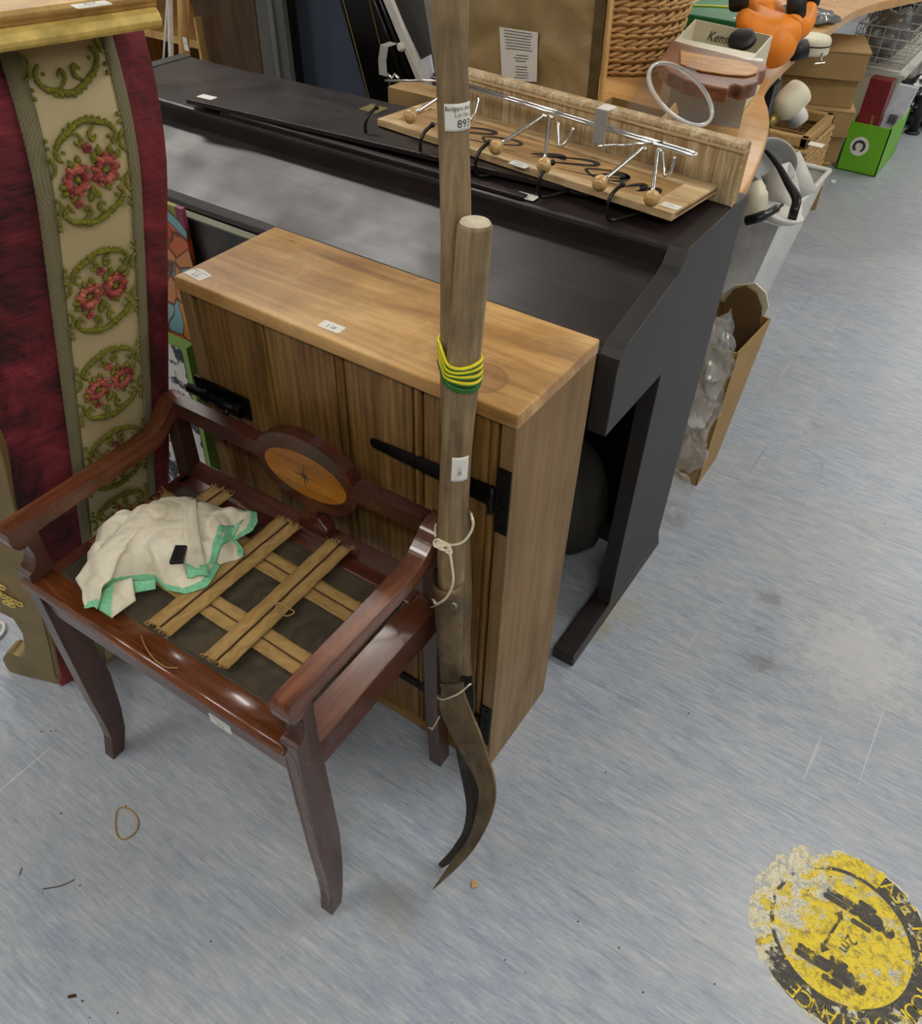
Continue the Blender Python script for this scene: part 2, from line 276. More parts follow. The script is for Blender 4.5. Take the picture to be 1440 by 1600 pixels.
# ------------------------------------------------------------------ mesh building
class MB:
    def __init__(s): s.v = []; s.f = []
    def add(s, vs, fs):
        n = len(s.v); s.v += [V(p) for p in vs]; s.f += [tuple(i+n for i in f) for f in fs]; return s
    def box(s, a, b):
        (x0, y0, z0), (x1, y1, z1) = a, b
        return s.add([(x0,y0,z0),(x1,y0,z0),(x1,y1,z0),(x0,y1,z0),(x0,y0,z1),(x1,y0,z1),(x1,y1,z1),(x0,y1,z1)],
                     [(0,3,2,1),(4,5,6,7),(0,1,5,4),(1,2,6,5),(2,3,7,6),(3,0,4,7)])
    def hexa(s, bot, top):
        return s.add(list(bot)+list(top), [(0,3,2,1),(4,5,6,7),(0,1,5,4),(1,2,6,5),(2,3,7,6),(3,0,4,7)])
    def slab(s, quad, off):
        return s.hexa(quad, [V(p)+V(off) for p in quad])
    def prism(s, poly, off):
        n = len(poly); off = V(off); vs = [V(p) for p in poly]; vs += [p+off for p in vs]
        return s.add(vs, [tuple(range(n-1, -1, -1)), tuple(range(n, 2*n))]+[(i, (i+1) % n, n+(i+1) % n, n+i) for i in range(n)])
    def tube(s, pts, r, n=8, closed=False, cap=True, flat=1.0):
        pts = [V(p) for p in pts]; N = len(pts); rs = r if isinstance(r, (list, tuple)) else [r]*N
        vs = []; fs = []; up = None
        for i, p in enumerate(pts):
            if closed: t = pts[(i+1) % N]-pts[i-1]
            else: t = pts[min(i+1, N-1)]-pts[max(i-1, 0)]
            t.normalize()
            if up is None:
                up = t.orthogonal().normalized()
            else:
                up = (up - t*up.dot(t)); up = up.normalized() if up.length > 1e-6 else t.orthogonal().normalized()
            b = t.cross(up)
            for j in range(n):
                a = 2*math.pi*j/n; vs.append(p+(up*math.cos(a)+b*math.sin(a)*flat)*rs[i])
        m = N if closed else N-1
        for i in range(m):
            for j in range(n):
                a, b_ = i*n+j, i*n+(j+1) % n; c, d = ((i+1) % N)*n+(j+1) % n, ((i+1) % N)*n+j
                fs.append((a, b_, c, d))
        if cap and not closed: fs += [tuple(range(n-1, -1, -1)), tuple(range((N-1)*n, N*n))]
        return s.add(vs, fs)
    def ico(s, c, r, sub=1, sc=(1, 1, 1)):
        bm = bmesh.new(); bmesh.ops.create_icosphere(bm, subdivisions=sub, radius=1)
        bm.verts.index_update(); c = V(c)
        s.add([c+V((v.co.x*sc[0], v.co.y*sc[1], v.co.z*sc[2]))*r for v in bm.verts], [tuple(v.index for v in f.verts) for f in bm.faces]); bm.free(); return s
    def lathe(s, prof, c, axis=V((0, 0, 1)), n=32, cap=True):
        axis = V(axis).normalized(); a = axis.orthogonal().normalized(); b = axis.cross(a); c = V(c); vs = []; fs = []
        for (r, h) in prof:
            for j in range(n):
                t = 2*math.pi*j/n; vs.append(c+axis*h+(a*math.cos(t)+b*math.sin(t))*r)
        for i in range(len(prof)-1):
            for j in range(n): fs.append((i*n+j, i*n+(j+1) % n, (i+1)*n+(j+1) % n, (i+1)*n+j))
        if cap: fs += [tuple(range(n-1, -1, -1)), tuple(range((len(prof)-1)*n, len(prof)*n))]
        return s.add(vs, fs)
    def grid(s, rows):
        nr, nc = len(rows), len(rows[0]); vs = [p for r in rows for p in r]
        return s.add(vs, [(i*nc+j, i*nc+j+1, (i+1)*nc+j+1, (i+1)*nc+j) for i in range(nr-1) for j in range(nc-1)])
    def sheet(s, rows, off):
        """grid with thickness"""
        s.grid(rows); off = V(off); r2 = [[V(p)+off for p in r] for r in rows]; s.grid([list(reversed(r)) for r in r2])
        edge = [V(p) for p in rows[0]]+[V(r[-1]) for r in rows[1:]]+[V(p) for p in reversed(rows[-1][:-1])]+[V(r[0]) for r in reversed(rows[1:-1])]
        n = len(edge); s.add(edge+[p+off for p in edge], [(i, n+i, n+(i+1) % n, (i+1) % n) for i in range(n)]); return s
def tag(o, label=None, cat=None, group=None, kind=None):
    if label: o['label'] = label
    if cat: o['category'] = cat
    if group: o['group'] = group
    if kind: o['kind'] = kind
    return o
def mk(name, mb, mat, parent=None, smooth=False, bevel=0.0, seg=2, auto=False, sub=0, fix=True):
    me = bpy.data.meshes.new(name); me.from_pydata([tuple(p) for p in mb.v], [], mb.f); me.validate()
    if fix:
        bm = bmesh.new(); bm.from_mesh(me); bmesh.ops.remove_doubles(bm, verts=bm.verts, dist=1e-6); bmesh.ops.recalc_face_normals(bm, faces=bm.faces); bm.to_mesh(me); bm.free()
    o = bpy.data.objects.new(name, me); COL.objects.link(o); me.materials.append(M[mat] if isinstance(mat, str) else mat)
    if smooth:
        for p in me.polygons: p.use_smooth = True
    if bevel:
        b = o.modifiers.new('bevel', 'BEVEL'); b.width = bevel; b.segments = seg; b.limit_method = 'ANGLE'; b.angle_limit = 0.6
    if sub:
        b = o.modifiers.new('sub', 'SUBSURF'); b.levels = sub; b.render_levels = sub
    if parent:
        o.parent = parent
        loc = V((0, 0, 0)); p = parent
        while p: loc += V(p.location); p = p.parent
        o.location = -loc
    return o
def thing(name, label, cat, loc, group=None):
    o = bpy.data.objects.new(name, None); COL.objects.link(o); o.location = loc; o.empty_display_size = 0.05
    return tag(o, label, cat, group)
def single(name, mb, mat, label, cat, group=None, **k):
    return tag(mk(name, mb, mat, **k), label, cat, group)
# text as mesh in 2D, then mapped to where it is printed
_tc = {}
def text2d(s, size):
    if s not in _tc:
        c = bpy.data.curves.new('t', 'FONT'); c.body = s; c.size = 1.0; c.align_x = 'CENTER'; c.resolution_u = 3
        o = bpy.data.objects.new('t', c); COL.objects.link(o); dg = bpy.context.evaluated_depsgraph_get(); dg.update()
        me = o.evaluated_get(dg).to_mesh(); _tc[s] = ([tuple(v.co) for v in me.vertices], [tuple(p.vertices) for p in me.polygons])
        o.evaluated_get(dg).to_mesh_clear(); bpy.data.objects.remove(o)
    v, f = _tc[s]; return [(x*size, y*size) for x, y, z in v], f
def put_text(mb, s, size, fn):
    v, f = text2d(s, size); mb.add([fn(x, y) for x, y in v], f)
def sticker(parent, c, xd, yd, w=0.038, h=0.021, lines=(), mat='paper', name='lot_label', label=None, ink='ink', torn=False):
    c, xd = V(c), V(xd).normalized(); yd = V(yd); yd = (yd-xd*yd.dot(xd)).normalized(); n = xd.cross(yd)
    P = lambda x, y, z=0: c+xd*x+yd*y+n*z
    r = 0.0015; a, b = w/2, h/2
    pts = [(-a+r, -b), (a-r, -b), (a, -b+r), (a, b-r), (a-r, b), (-a+r, b), (-a, b-r), (-a, -b+r)]
    if torn: pts = [(-a, -b), (a, -b), (a, b), (-a*0.3, b*1.25), (-a*0.8, b), (-a, b*0.2)]
    mb = MB().prism([P(x, y, 0.0002) for x, y in pts], n*0.0004); st = mk(name, mb, mat, parent)
    if label: st['label'] = label
    if lines:
        t = MB()
        for (s, size, x0, y0) in lines: put_text(t, s, size, lambda x, y: P(x+x0, y+y0, 0.0008))
        mk('lettering', t, ink, st, fix=False)
    return st
def lot(num): return [('Badgers Auctions', 0.0046, 0, 0.0055), ('Lot No.:', 0.0040, 0, 0.0005), (num, 0.0088, 0, -0.0075)]
def arc(c, r, a0, a1, n, ux, uy):
    return [V(c)+V(ux)*r*math.cos(a0+(a1-a0)*i/n)+V(uy)*r*math.sin(a0+(a1-a0)*i/n) for i in range(n+1)]
X, Y, Z = V((1, 0, 0)), V((0, 1, 0)), V((0, 0, 1))
def catmull(pts, n=6):
    pts = [V(p) if len(p) == 3 else V((p[0], p[1], 0)) for p in pts]; out = []
    for i in range(len(pts)-1):
        p0, p1, p2, p3 = pts[max(i-1, 0)], pts[i], pts[i+1], pts[min(i+2, len(pts)-1)]
        for k in range(n):
            t = k/n; out.append(0.5*((2*p1)+(-p0+p2)*t+(2*p0-5*p1+4*p2-p3)*t*t+(-p0+3*p1-3*p2+p3)*t**3))
    return out+[pts[-1]]

# ================================================================== THE SETTING
tag(mk('floor', MB().box((-7, -5, -0.05), (6, 13, 0)), 'floor'), kind='structure')
tag(mk('ceiling', MB().box((-7, -5, 2.9), (6, 13, 3.0)), 'ceil'), kind='structure')
tag(mk('wall_back', MB().box((-7, 13, 0), (6, 13.1, 2.9)), 'wall'), kind='structure')
tag(mk('wall_front', MB().box((-7, -5.1, 0), (6, -5, 2.9)), 'wall'), kind='structure')
tag(mk('wall_left', MB().box((-7.1, -5, 0), (-7, 13, 2.9)), 'wall'), kind='structure')
tag(mk('wall_right', MB().box((6, -5, 0), (6.1, 13, 2.9)), 'wall'), kind='structure')
for i, (px, py) in enumerate(PANELS):
    t = thing('ceiling_light', 'long fluorescent ceiling light panel', 'ceiling light', (px, py, 2.9), 'ceiling light panels')
    mk('frame', MB().box((px-.63, py-.17, 2.875), (px+.63, py-.14, 2.9)).box((px-.63, py+.14, 2.875), (px+.63, py+.17, 2.9)).box((px-.63, py-.14, 2.875), (px-.6, py+.14, 2.9)).box((px+.6, py-.14, 2.875), (px+.63, py+.14, 2.9)), 'white', t)
    mk('diffuser', MB().box((px-.6, py-.14, 2.878), (px+.6, py+.14, 2.899)), 'lamp', t)

# ================================================================== DARK DIGITAL PIANO
PR, PL, PB = -0.349, -1.709, 1.398
pt = thing('digital_piano', 'dark brown upright digital piano with closed sloping lid, behind the pine cabinet', 'piano', ((PR+PL)/2, 1.2, 0))
def pprof(x, inset=0.0):
    pr = [(1.398, .036), (1.398, .84), (1.150, .84), (1.143, .838), (1.138, .832), (1.128, .815), (1.115, .806)]
    pr += [(0.965, .768), (.951, .762), (.943, .752), (.939, .738), (.938, .62), (1.144, .62), (1.144, .036)]
    return [V((x, y, z)) for y, z in pr]
mk('side_panel', MB().prism(pprof(PR), (-.032, 0, 0)), 'pside', pt, bevel=0.0015)
mk('side_panel', MB().prism(pprof(PL), (.032, 0, 0)), 'pside', pt, bevel=0.0015)
xa, xb = PL+.032, PR-.032
mk('top_board', MB().prism([V((xa, y, z)) for y, z in [(1.395, .82), (1.395, .838), (1.148, .838), (1.143, .836), (1.141, .83), (1.141, .797), (1.155, .797), (1.155, .82)]], (xb-xa, 0, 0)), 'blackwood', pt, bevel=0.001)
mk('rail_strip', MB().box((xa+.35, 1.150, .8385), (PR-.29, 1.166, .8445)), 'blackwood', pt, bevel=0.001)
mk('groove_highlight', MB().box((xa+.38, 1.1485, .8445), (PR-.45, 1.1525, .8462)), 'strip_highlight', pt)  # thin strip that draws the highlight along the music rest groove
mk('lid', MB().prism([V((xa, y, z)) for y, z in [(1.155, .806), (.968, .759), (.954, .753), (.949, .745), (.949, .70), (.965, .70), (.98, .742), (1.155, .786)]], (xb-xa, 0, 0)), 'blackwood', pt, bevel=0.001)
mk('key_slip', MB().box((xa, .952, .63), (xb, .972, .70)), 'blackwood', pt)
mk('key_bed', MB().box((xa, .972, .63), (xb, 1.39, .66)), 'blackwood', pt)
mk('back_board', MB().box((xa, 1.36, .10), (xb, 1.378, .66)), 'blackwood', pt)
for s, xx in ((1, PR), (-1, PL)):
    x0, x1 = (xx-.045, xx+.004) if s > 0 else (xx-.004, xx+.045)
    mk('foot', MB().hexa([(x0, .978, 0), (x1, .978, 0), (x1, 1.415, 0), (x0, 1.415, 0)], [(x0, .978, .030), (x1, .978, .030), (x1-.006 if s > 0 else x1, 1.41, .036), (x0, 1.41, .036)]), 'blackwood', pt, bevel=0.003)
sticker(pt, (-.641, 1.165, .8402), (1, 0, 0), (0, 1, 0), .038, .022, lot('614'))
# lamp cable-like pedal box hidden behind the cabinet
mk('pedal_bar', MB().box((xa, 1.30, .05), (xb, 1.36, .10)), 'blackwood', pt)
# loose plank lying across the top
a = math.radians(4.6); ux, uy = V((math.cos(a), math.sin(a), 0)), V((-math.sin(a), math.cos(a), 0)); o0 = V((-1.408, 1.140, .8462))
tk = thing('music_rest_board', 'loose dark plank lying askew on the piano top with a brass plate', 'board', (-1.1, 1.25, .8385))
q = [o0, o0+ux*.86, o0+ux*.86+uy*.185, o0+uy*.215]
mk('plank', MB().slab(q, (0, 0, .0088)), 'blackwood', tk, bevel=0.001)
mk('bracket', MB().tube([o0+ux*.03+uy*.012+V((0, 0, 0)), o0+ux*.045+uy*.012+V((0, 0, -.004))], .0035, 8), 'iron', tk)
mk('support_block', MB().slab([o0+ux*.10+uy*.05-Z*.0074, o0+ux*.80+uy*.05-Z*.0074, o0+ux*.80+uy*.16-Z*.0074, o0+ux*.10+uy*.16-Z*.0074], (0, 0, .0074)), 'darkgrey2', tk)
sticker(tk, o0+ux*.028+uy*.03+Z*.0089, ux, uy, .038, .020, (), label='blank white sticker')
mk('brass_plate', MB().slab([V((-1.10, 1.300, .8551)), V((-1.058, 1.299, .8551)), V((-1.058, 1.338, .8551)), V((-1.10, 1.340, .8551))], (0, 0, .001)), 'tapegold', tk)
# things under the piano
def lump(c, sc, seed, amp=.25, sub=4):
    bm = bmesh.new(); bmesh.ops.create_icosphere(bm, subdivisions=sub, radius=1); vs = []
    for v in bm.verts:
        d = v.co.normalized(); k = 1+amp*noise.noise(d*1.7+V((seed, 0, 0)))+amp*.4*noise.noise(d*4.5+V((0, seed, 0)))
        vs.append(V(c)+V((d.x*sc[0], d.y*sc[1], max(-.95, d.z)*sc[2]))*k)
    bm.verts.index_update(); mb = MB().add(vs, [tuple(v.index for v in f.verts) for f in bm.faces]); bm.free(); return mb
single('storage_bag', lump((-.58, 1.25, .175), (.15, .075, .165), 3, .15), 'greycloth', 'dark grey cloth bag slumped under the piano', 'bag', smooth=True)
single('storage_bag', lump((-1.15, 1.25, .17), (.25, .075, .16), 5, .15), 'greycloth', 'dark cloth bag under the piano behind the stool, mostly hidden', 'bag', smooth=True)

# ================================================================== PINE CABINET
CXL, CXR, CYF, CYB, CZ = -.946, -.365, .687, .896, .804
ct = thing('pine_cabinet', 'waxed pine cupboard with plank door and black iron hinges', 'cabinet', (-.655, .79, 0))
mk('top_board', MB().box((CXL-.002, CYF-.003, CZ-.022), (CXR+.001, CYB, CZ)), 'pine_top', ct, bevel=0.003)
mk('side_board', MB().box((CXR-.022, CYF, 0), (CXR, CYB-.002, CZ-.022)), 'pine_side', ct, bevel=0.0015)
mk('side_board', MB().box((CXL, CYF, 0), (CXL+.022, CYB-.002, CZ-.022)), 'pine_side', ct, bevel=0.0015)
mk('bottom_board', MB().box((CXL+.022, CYF, 0), (CXR-.022, CYB-.002, .022)), 'pine_rail', ct)
mk('back_panel', MB().box((CXL+.022, CYB-.012, .022), (CXR-.022, CYB-.002, CZ-.022)), 'pine_side', ct)
dr = mk('door', MB().box((CXL+.026, CYF+.016, .026), (CXR-.026, CYF+.022, CZ-.026)), 'pine_rail', ct)
js = [CXL+.026, -.785, -.640, -.509, CXR-.026]
for i in range(4):
    x0, x1 = js[i]+.0015, js[i+1]-.0015
    pr = [(x0, CYF+.016), (x0, CYF+.007), (x0+.003, CYF+.004), (x1-.014, CYF+.004), (x1-.0125, CYF+.011), (x1-.010, CYF+.011), (x1-.0085, CYF+.002), (x1-.003, CYF+.001), (x1-.0005, CYF+.006), (x1, CYF+.016)]
    mk('plank', MB().prism([V((x, y, .026)) for x, y in pr], (0, 0, CZ-.052)), 'pine_front', dr)
def scr(mb, x, y, z): mb.lathe([(.0035, 0), (.0035, .0012), (.002, .0018)], (x, y, z), V((0, -1, 0)), 10)
for zz in (.660, .137):
    hg = mk('strap_hinge', MB().prism([V((x, CYF+.0028, z)) for x, z in [(-.595, zz-.006), (-.592, zz-.009), (-.40, zz-.017), (-.40, zz+.017), (-.592, zz+.006), (-.596, zz+.003)]], (0, -.0035, 0)), 'iron', ct, bevel=0.0006)
    mk('hinge_plate', MB().box((-.386, CYF-.0035, zz-.055), (-.3665, CYF-.0003, zz+.055)).box((-.4, CYF-.004, zz-.018), (-.384, CYF-.0005, zz+.018)), 'iron', hg, bevel=0.0005)
    mk('hinge_pin', MB().tube([(-.392, CYF-.006, zz-.022), (-.392, CYF-.006, zz+.022)], .0045, 10), 'iron', hg, smooth=True)
    sc = MB()
    for x, z in ((-.585, zz-.001), (-.52, zz), (-.43, zz), (-.376, zz+.045), (-.376, zz+.012), (-.376, zz-.012), (-.376, zz-.045)): scr(sc, x, CYF-.0008 if x < -.4 else CYF-.0036, z)
    mk('screws', sc, 'iron', hg)
bz = .612
bt = mk('barrel_bolt', MB().box((-.955, CYF-.004, bz-.020), (-.836, CYF+.0005, bz+.020)), 'iron', ct, bevel=0.001)
mk('bolt_rod', MB().tube([(-.958, CYF-.014, bz), (-.842, CYF-.014, bz)], .0075, 14), 'iron', bt, smooth=True)
for x0, x1 in ((-.925, -.915), (-.888, -.876), (-.856, -.842)): mk('bolt_collar', MB().tube([(x0, CYF-.012, bz), (x1, CYF-.012, bz)], .0115, 14), 'iron', bt, bevel=.001)
mk('bolt_knob', MB().tube([(-.866, CYF-.014, bz), (-.866, CYF-.030, bz-.006)], [.005, .006], 12), 'iron', bt, smooth=True)
sticker(ct, fl(309, 429, CZ)+Z*.0001, (1, -.10, 0), (.1, 1, 0), .038, .022, lot('616'), torn=True)
sticker(ct, fl(518, 511, CZ)+Z*.0001, (1, 0.02, 0), (0, 1, 0), .036, .018, [('2 28', .009, 0, -.004)], label='handwritten white sticker')

# ================================================================== MAHOGANY PIANO STOOL
SO = V((-.966, .320, 0)); sa = math.radians(1.2); SX, SY = V((math.cos(sa), math.sin(sa), 0)), V((-math.sin(sa), math.cos(sa), 0))
def S(u, v, z): return SO+SX*u+SY*v+Z*z
SW, SD = .530, .335
st = thing('piano_stool', 'mahogany piano stool with low arms, inlaid oval back and exposed webbing seat', 'stool', S(SW/2, SD/2, 0))
def frontleg(u0, u1, f0, f1, kick):
    """sabre leg with a hollow notch above it, drawn as a side profile"""
    prof = [(-.004-kick, 0), (.003, .05), (.004, .09), (.001, .17), (0, .33), (0, .490), (.006, .492), (.013, .498), (.018, .508), (.020, .520), (.018, .532), (.016, .552),
            (.038, .552), (.038, .47), (.040, .42), (.042+kick*.5, .30), (.044+kick*.8, .20), (.038+kick*.7, .11), (.031+kick*.3, .05), (.021-kick, 0)]
    n = len(prof); L = []; R = []
    for v, z in prof:
        t = min(1, z/.42); a = f0+(u0-f0)*t; b = f1+(u1-f1)*t
        L.append(S(a, v, z)); R.append(S(b, v, z))
    mb = MB(); mb.add(L+R, [tuple(range(n)), tuple(range(2*n-1, n-1, -1))]+[(i, n+i, n+(i+1) % n, (i+1) % n) for i in range(n)]); return mb
mk('leg', frontleg(0, .028, .002, .025, .006), 'mahog_z', st, bevel=0.0008)
mk('leg', frontleg(SW-.028, SW, SW-.019, SW+.004, 0.0), 'mahog_z', st, bevel=0.0008)
for (u0, u1, f0, f1) in ((0, .026, .002, .022), (SW-.026, SW, SW-.020, SW+.004)):
    prof = [(SD-.026, 0), (SD-.034, .15), (SD-.036, .30), (SD-.034, .45), (SD-.03, .585), (SD-.004, .590), (SD-.004, .45), (SD-.008, .30), (SD-.004, .15), (SD+.004, 0)]
    n = len(prof); L = []; R = []
    for v, z in prof:
        t = min(1, z/.42); L.append(S(f0+(u0-f0)*t, v, z)); R.append(S(f1+(u1-f1)*t, v, z))
    mk('leg', MB().add(L+R, [tuple(range(n)), tuple(range(2*n-1, n-1, -1))]+[(i, n+i, n+(i+1) % n, (i+1) % n) for i in range(n)]), 'mahog_z', st, bevel=0.0008)
mk('front_apron', MB().hexa([S(.028, .006, .405), S(SW-.028, .006, .405), S(SW-.028, .022, .405), S(.028, .022, .405)], [S(.028, .004, .452), S(SW-.028, .004, .452), S(SW-.028, .022, .452), S(.028, .022, .452)]), 'mahog', st, bevel=0.0008)
mk('side_apron', MB().hexa([S(SW-.018, .038, .398), S(SW-.002, .038, .398), S(SW-.002, SD-.03, .398), S(SW-.018, SD-.03, .398)], [S(SW-.018, .038, .452), S(SW-.003, .038, .452), S(SW-.003, SD-.03, .452), S(SW-.018, SD-.03, .452)]), 'mahog', st, bevel=0.0008)
mk('side_apron', MB().hexa([S(.002, .038, .398), S(.018, .038, .398), S(.018, SD-.03, .398), S(.002, SD-.03, .398)], [S(.003, .038, .452), S(.018, .038, .452), S(.018, SD-.03, .452), S(.003, SD-.03, .452)]), 'mahog', st, bevel=0.0008)
mk('back_apron', MB().hexa([S(.026, SD-.024, .40), S(SW-.026, SD-.024, .40), S(SW-.026, SD-.008, .40), S(.026, SD-.008, .40)], [S(.026, SD-.024, .452), S(SW-.026, SD-.024, .452), S(SW-.026, SD-.008, .452), S(.026, SD-.008, .452)]), 'mahog', st)
# side ledges outside the seat, and moulding below
for u0, u1, s in ((SW-.034, SW-.001, 1), (.001, .034, -1)):
    a_, b_ = (u0, u1) if s > 0 else (u0, u1)
    hi, lo = .476, .455
    za, zb = (hi, lo) if s > 0 else (lo, hi)
    mk('side_rail', MB().hexa([S(a_, .038, .450), S(b_, .038, .450), S(b_, SD-.034, .450), S(a_, SD-.034, .450)], [S(a_, .038, za), S(b_, .038, zb), S(b_, SD-.034, zb), S(a_, SD-.034, za)]), 'mahog_y', st, bevel=0.001)
# front rounded nosing of the lift-up seat
npf = [(.004+.0105*math.cos(a_), .4665+.0105*math.sin(a_)) for a_ in [math.radians(270-180*k/12) for k in range(13)]]
npf = npf+[(.010, .4771), (.034, .477), (.0355, .476), (.036, .4745), (.036, .456)]
mk('seat_nosing', MB().prism([S(.006, v, z) for v, z in npf], SX*(SW-.030)), 'mahog_worn', st, smooth=True)
mk('seat_frame', MB().prism([S(.03, v, z) for v, z in [(SD-.064, .452), (SD-.064, .474), (SD-.060, .477), (SD-.038, .477), (SD-.036, .474), (SD-.036, .452)]], SX*(SW-.06))
   .hexa([S(.022, .03, .452), S(.042, .03, .452), S(.042, SD-.04, .452), S(.022, SD-.04, .452)], [S(.022, .03, .477), S(.042, .03, .477), S(.042, SD-.04, .477), S(.022, SD-.04, .477)]), 'mahog', st, bevel=0.0015)
mk('back_ledge', MB().hexa([S(.026, SD-.034, .445), S(SW-.026, SD-.034, .445), S(SW-.026, SD-.006, .445), S(.026, SD-.006, .445)], [S(.026, SD-.034, .470), S(SW-.026, SD-.034, .470), S(SW-.026, SD-.006, .482), S(.026, SD-.006, .482)]), 'mahog', st, bevel=0.001)
# arms
def arm(u0, u1):
    top = catmull([(.004, .577), (.05, .5775), (.15, .577), (.235, .578), (.265, .584), (.285, .597), (.300, .611), (.315, .617), (.332, .617)], 5)
    bot = catmull([(.332, .588), (.30, .582), (.275, .562), (.245, .553), (.15, .552), (.06, .551), (.032, .549)], 5)
    fr = [(.024, .541), (.014, .5375), (.004, .540), (-.002, .549), (-.003, .560), (-.001, .571)]
    poly = [(p.x, p.y) for p in top]+[(p.x, p.y) for p in bot]+fr
    n = len(poly); L = [S(u0, v, z) for v, z in poly]; R = [S(u1, v, z) for v, z in poly]
    return MB().add(L+R, [tuple(range(n)), tuple(range(2*n-1, n-1, -1))]+[(i, n+i, n+(i+1) % n, (i+1) % n) for i in range(n)])
mk('arm', arm(-.001, .028), 'mahog_y', st, bevel=0.0015); mk('arm', arm(SW-.028, SW+.001), 'mahog_y', st, bevel=0.0015)
# back rail with arched oval plaque
cu, cz = .295, .594
def oval(a, b, n=40): return [(cu+a*math.cos(2*math.pi*i/n), cz+b*math.sin(2*math.pi*i/n)) for i in range(n)]
A_, B_ = .094, .062
top = [(.028, .618)]+[(cu-A_+.004, .618)]
for i in range(17):
    t = math.pi-0.28-(math.pi-0.56)*i/16
    top.append((cu+A_*math.cos(t)*1.0, cz+B_*math.sin(t)+.006))
top += [(cu+A_-.004, .618), (SW-.028, .618)]
bot = [(SW-.028, .590), (cu+A_+.002, .590)]
for i in range(17):
    t = -0.12-(math.pi-0.24)*i/16
    bot.append((cu+A_*math.cos(t), cz+B_*math.sin(t)))
bot += [(cu-A_-.002, .590), (.028, .590)]
prof = top+bot
mk('back_rail', MB().prism([S(u, SD-.030, z) for u, z in prof], SY*.022), 'mahog', st, bevel=0.001)
mk('plaque_foot', MB().prism([S(u, SD-.029, z) for u, z in [(cu-.028, .478), (cu-.030, .498), (cu-.014, .515), (cu-.014, .54), (cu+.014, .54), (cu+.014, .515), (cu+.030, .498), (cu+.028, .478)]], SY*.020), 'mahog', st, bevel=0.001)
inl = mk('inlay_oval', MB().prism([S(u, SD-.0305, z) for u, z in oval(.077, .040)], SY*.002), 'inlay', st)
ln = MB()
for k in range(8):
    t = 2*math.pi*k/8; r = .022 if k % 2 == 0 else .013
    ln.prism([S(cu+.0012*math.cos(t+1.57), SD-.0312, cz+.0012*math.sin(t+1.57)), S(cu+r*math.cos(t), SD-.0312, cz+r*math.sin(t)), S(cu-.0012*math.cos(t+1.57), SD-.0312, cz-.0012*math.sin(t+1.57))], SY*.0009)
ln.prism([S(u, SD-.0310, z) for u, z in oval(.004, .004, 12)], SY*.0008)
mk('inlay_star', ln, 'mahog', inl)
# boxwood stringing on the front right leg
k_ = MB()
def strip3(p, q_, w=.0007, n=Y*-1):
    p, q_ = V(p), V(q_); d = (q_-p).normalized(); s = d.cross(V(n)).normalized()*w/2; k_.prism([p-s, q_-s, q_+s, p+s], V(n)*.0004)
for (a_, b_) in ((S(SW-.024, -.0003, .455), S(SW-.0155, -.0003, .03)), (S(SW-.006, -.0003, .455), S(SW+.0005, -.0003, .03)), (S(SW-.024, -.0003, .455), S(SW-.015, -.0003, .470)), (S(SW-.006, -.0003, .455), S(SW-.015, -.0003, .470))): strip3(a_, b_)
mk('stringing', k_, 'inlay', st)
p617 = on(345, 1127, 1, .3262)
sticker(st, on(345, 1130, 1, .3255)+V((0, -.0008, 0)), SX, Z, .038, .021, lot('617'))
# seat: hessian, webbing
rows = []
for i in range(26):
    r = []
    for j in range(34):
        u = .040+(.492-.040)*j/33; v = .030+(.278-.030)*i/25
        if i in (0, 25) or j in (0, 33): z = .4755
        else: z = .4775+.0016*noise.noise(V((u*30, v*30, 2)))+.0018*noise.noise(V((u*9, v*9, 5)))
        r.append(S(u+.002*noise.noise(V((v*40, 1, 0))), v+.003*noise.noise(V((u*40, 3, 0))), z))
    rows.append(r)
hs = mk('hessian_cover', MB().sheet(rows, (0, 0, -.004)), 'hessian', st, smooth=True)
fr = MB()
for i in range(70):
    c = S(.488+random.gauss(0, .006), .040+random.gauss(0, .014), .481); d = V((random.gauss(0, 1), random.gauss(0, 1), random.gauss(0, .3))).normalized()*random.uniform(.004, .010)
    fr.tube([c-d, c+V((0, 0, .003)), c+d], .0006, 4)
tag(mk('frayed_threads', fr, 'hessian', hs), kind='stuff')
def web(u0, v0, u1, v1, w, z, over=None, name='webbing_strap'):
    """strap from (u0,v0) to (u1,v1) on the seat"""
    d = V((u1-u0, v1-v0)); L = d.length; d /= L; nrm = V((-d.y, d.x)); rows = []; N = int(L/.006)
    for i in range(N+1):
        t = i/N; r = []
        for j in range(9):
            s = (j/8-.5)*w; jag = (.004*noise.noise(V((j*1.3, i, z*900)))) if i in (0, N) else 0
            c = V((u0, v0))+d*(L*t+jag)+nrm*(s*(1+.02*noise.noise(V((i*.3, 0, z*99)))))
            zz = z+.0012*noise.noise(V((c.x*60, c.y*60, z*50)))+.0007*math.cos(j*math.pi/4)
            if over:
                for (a0, b0) in over:
                    zz += .0022*max(0, 1-abs(L*t-(a0+b0)/2)/((b0-a0)*.75))**.5 if abs(L*t-(a0+b0)/2) < (b0-a0)*.75 else 0
            r.append(S(c.x, c.y, zz))
        rows.append(r)
    o = mk(name, MB().sheet([list(r) for r in rows], (0, 0, -.0022)), 'jute', st, smooth=True)
    mid = [r[4]+V((0, 0, .0009)) for r in rows]
    mk('dark_stripe', MB().tube(mid, .0012, 6, flat=1.5), 'jute_line', o, smooth=True)
    fz = MB()
    for e in (0, N):
        for k in range(26):
            b = rows[e][random.randrange(9)].copy(); dd = (SX*d.x+SY*d.y)*(1 if e else -1)
            fz.tube([b-dd*.002, b+dd*random.uniform(.002, .007)+Z*random.uniform(-.001, .003)+SX*random.gauss(0, .002)], .0005, 4)
    tag(mk('frayed_end', fz, 'jute_fray', o), kind='stuff'); return o
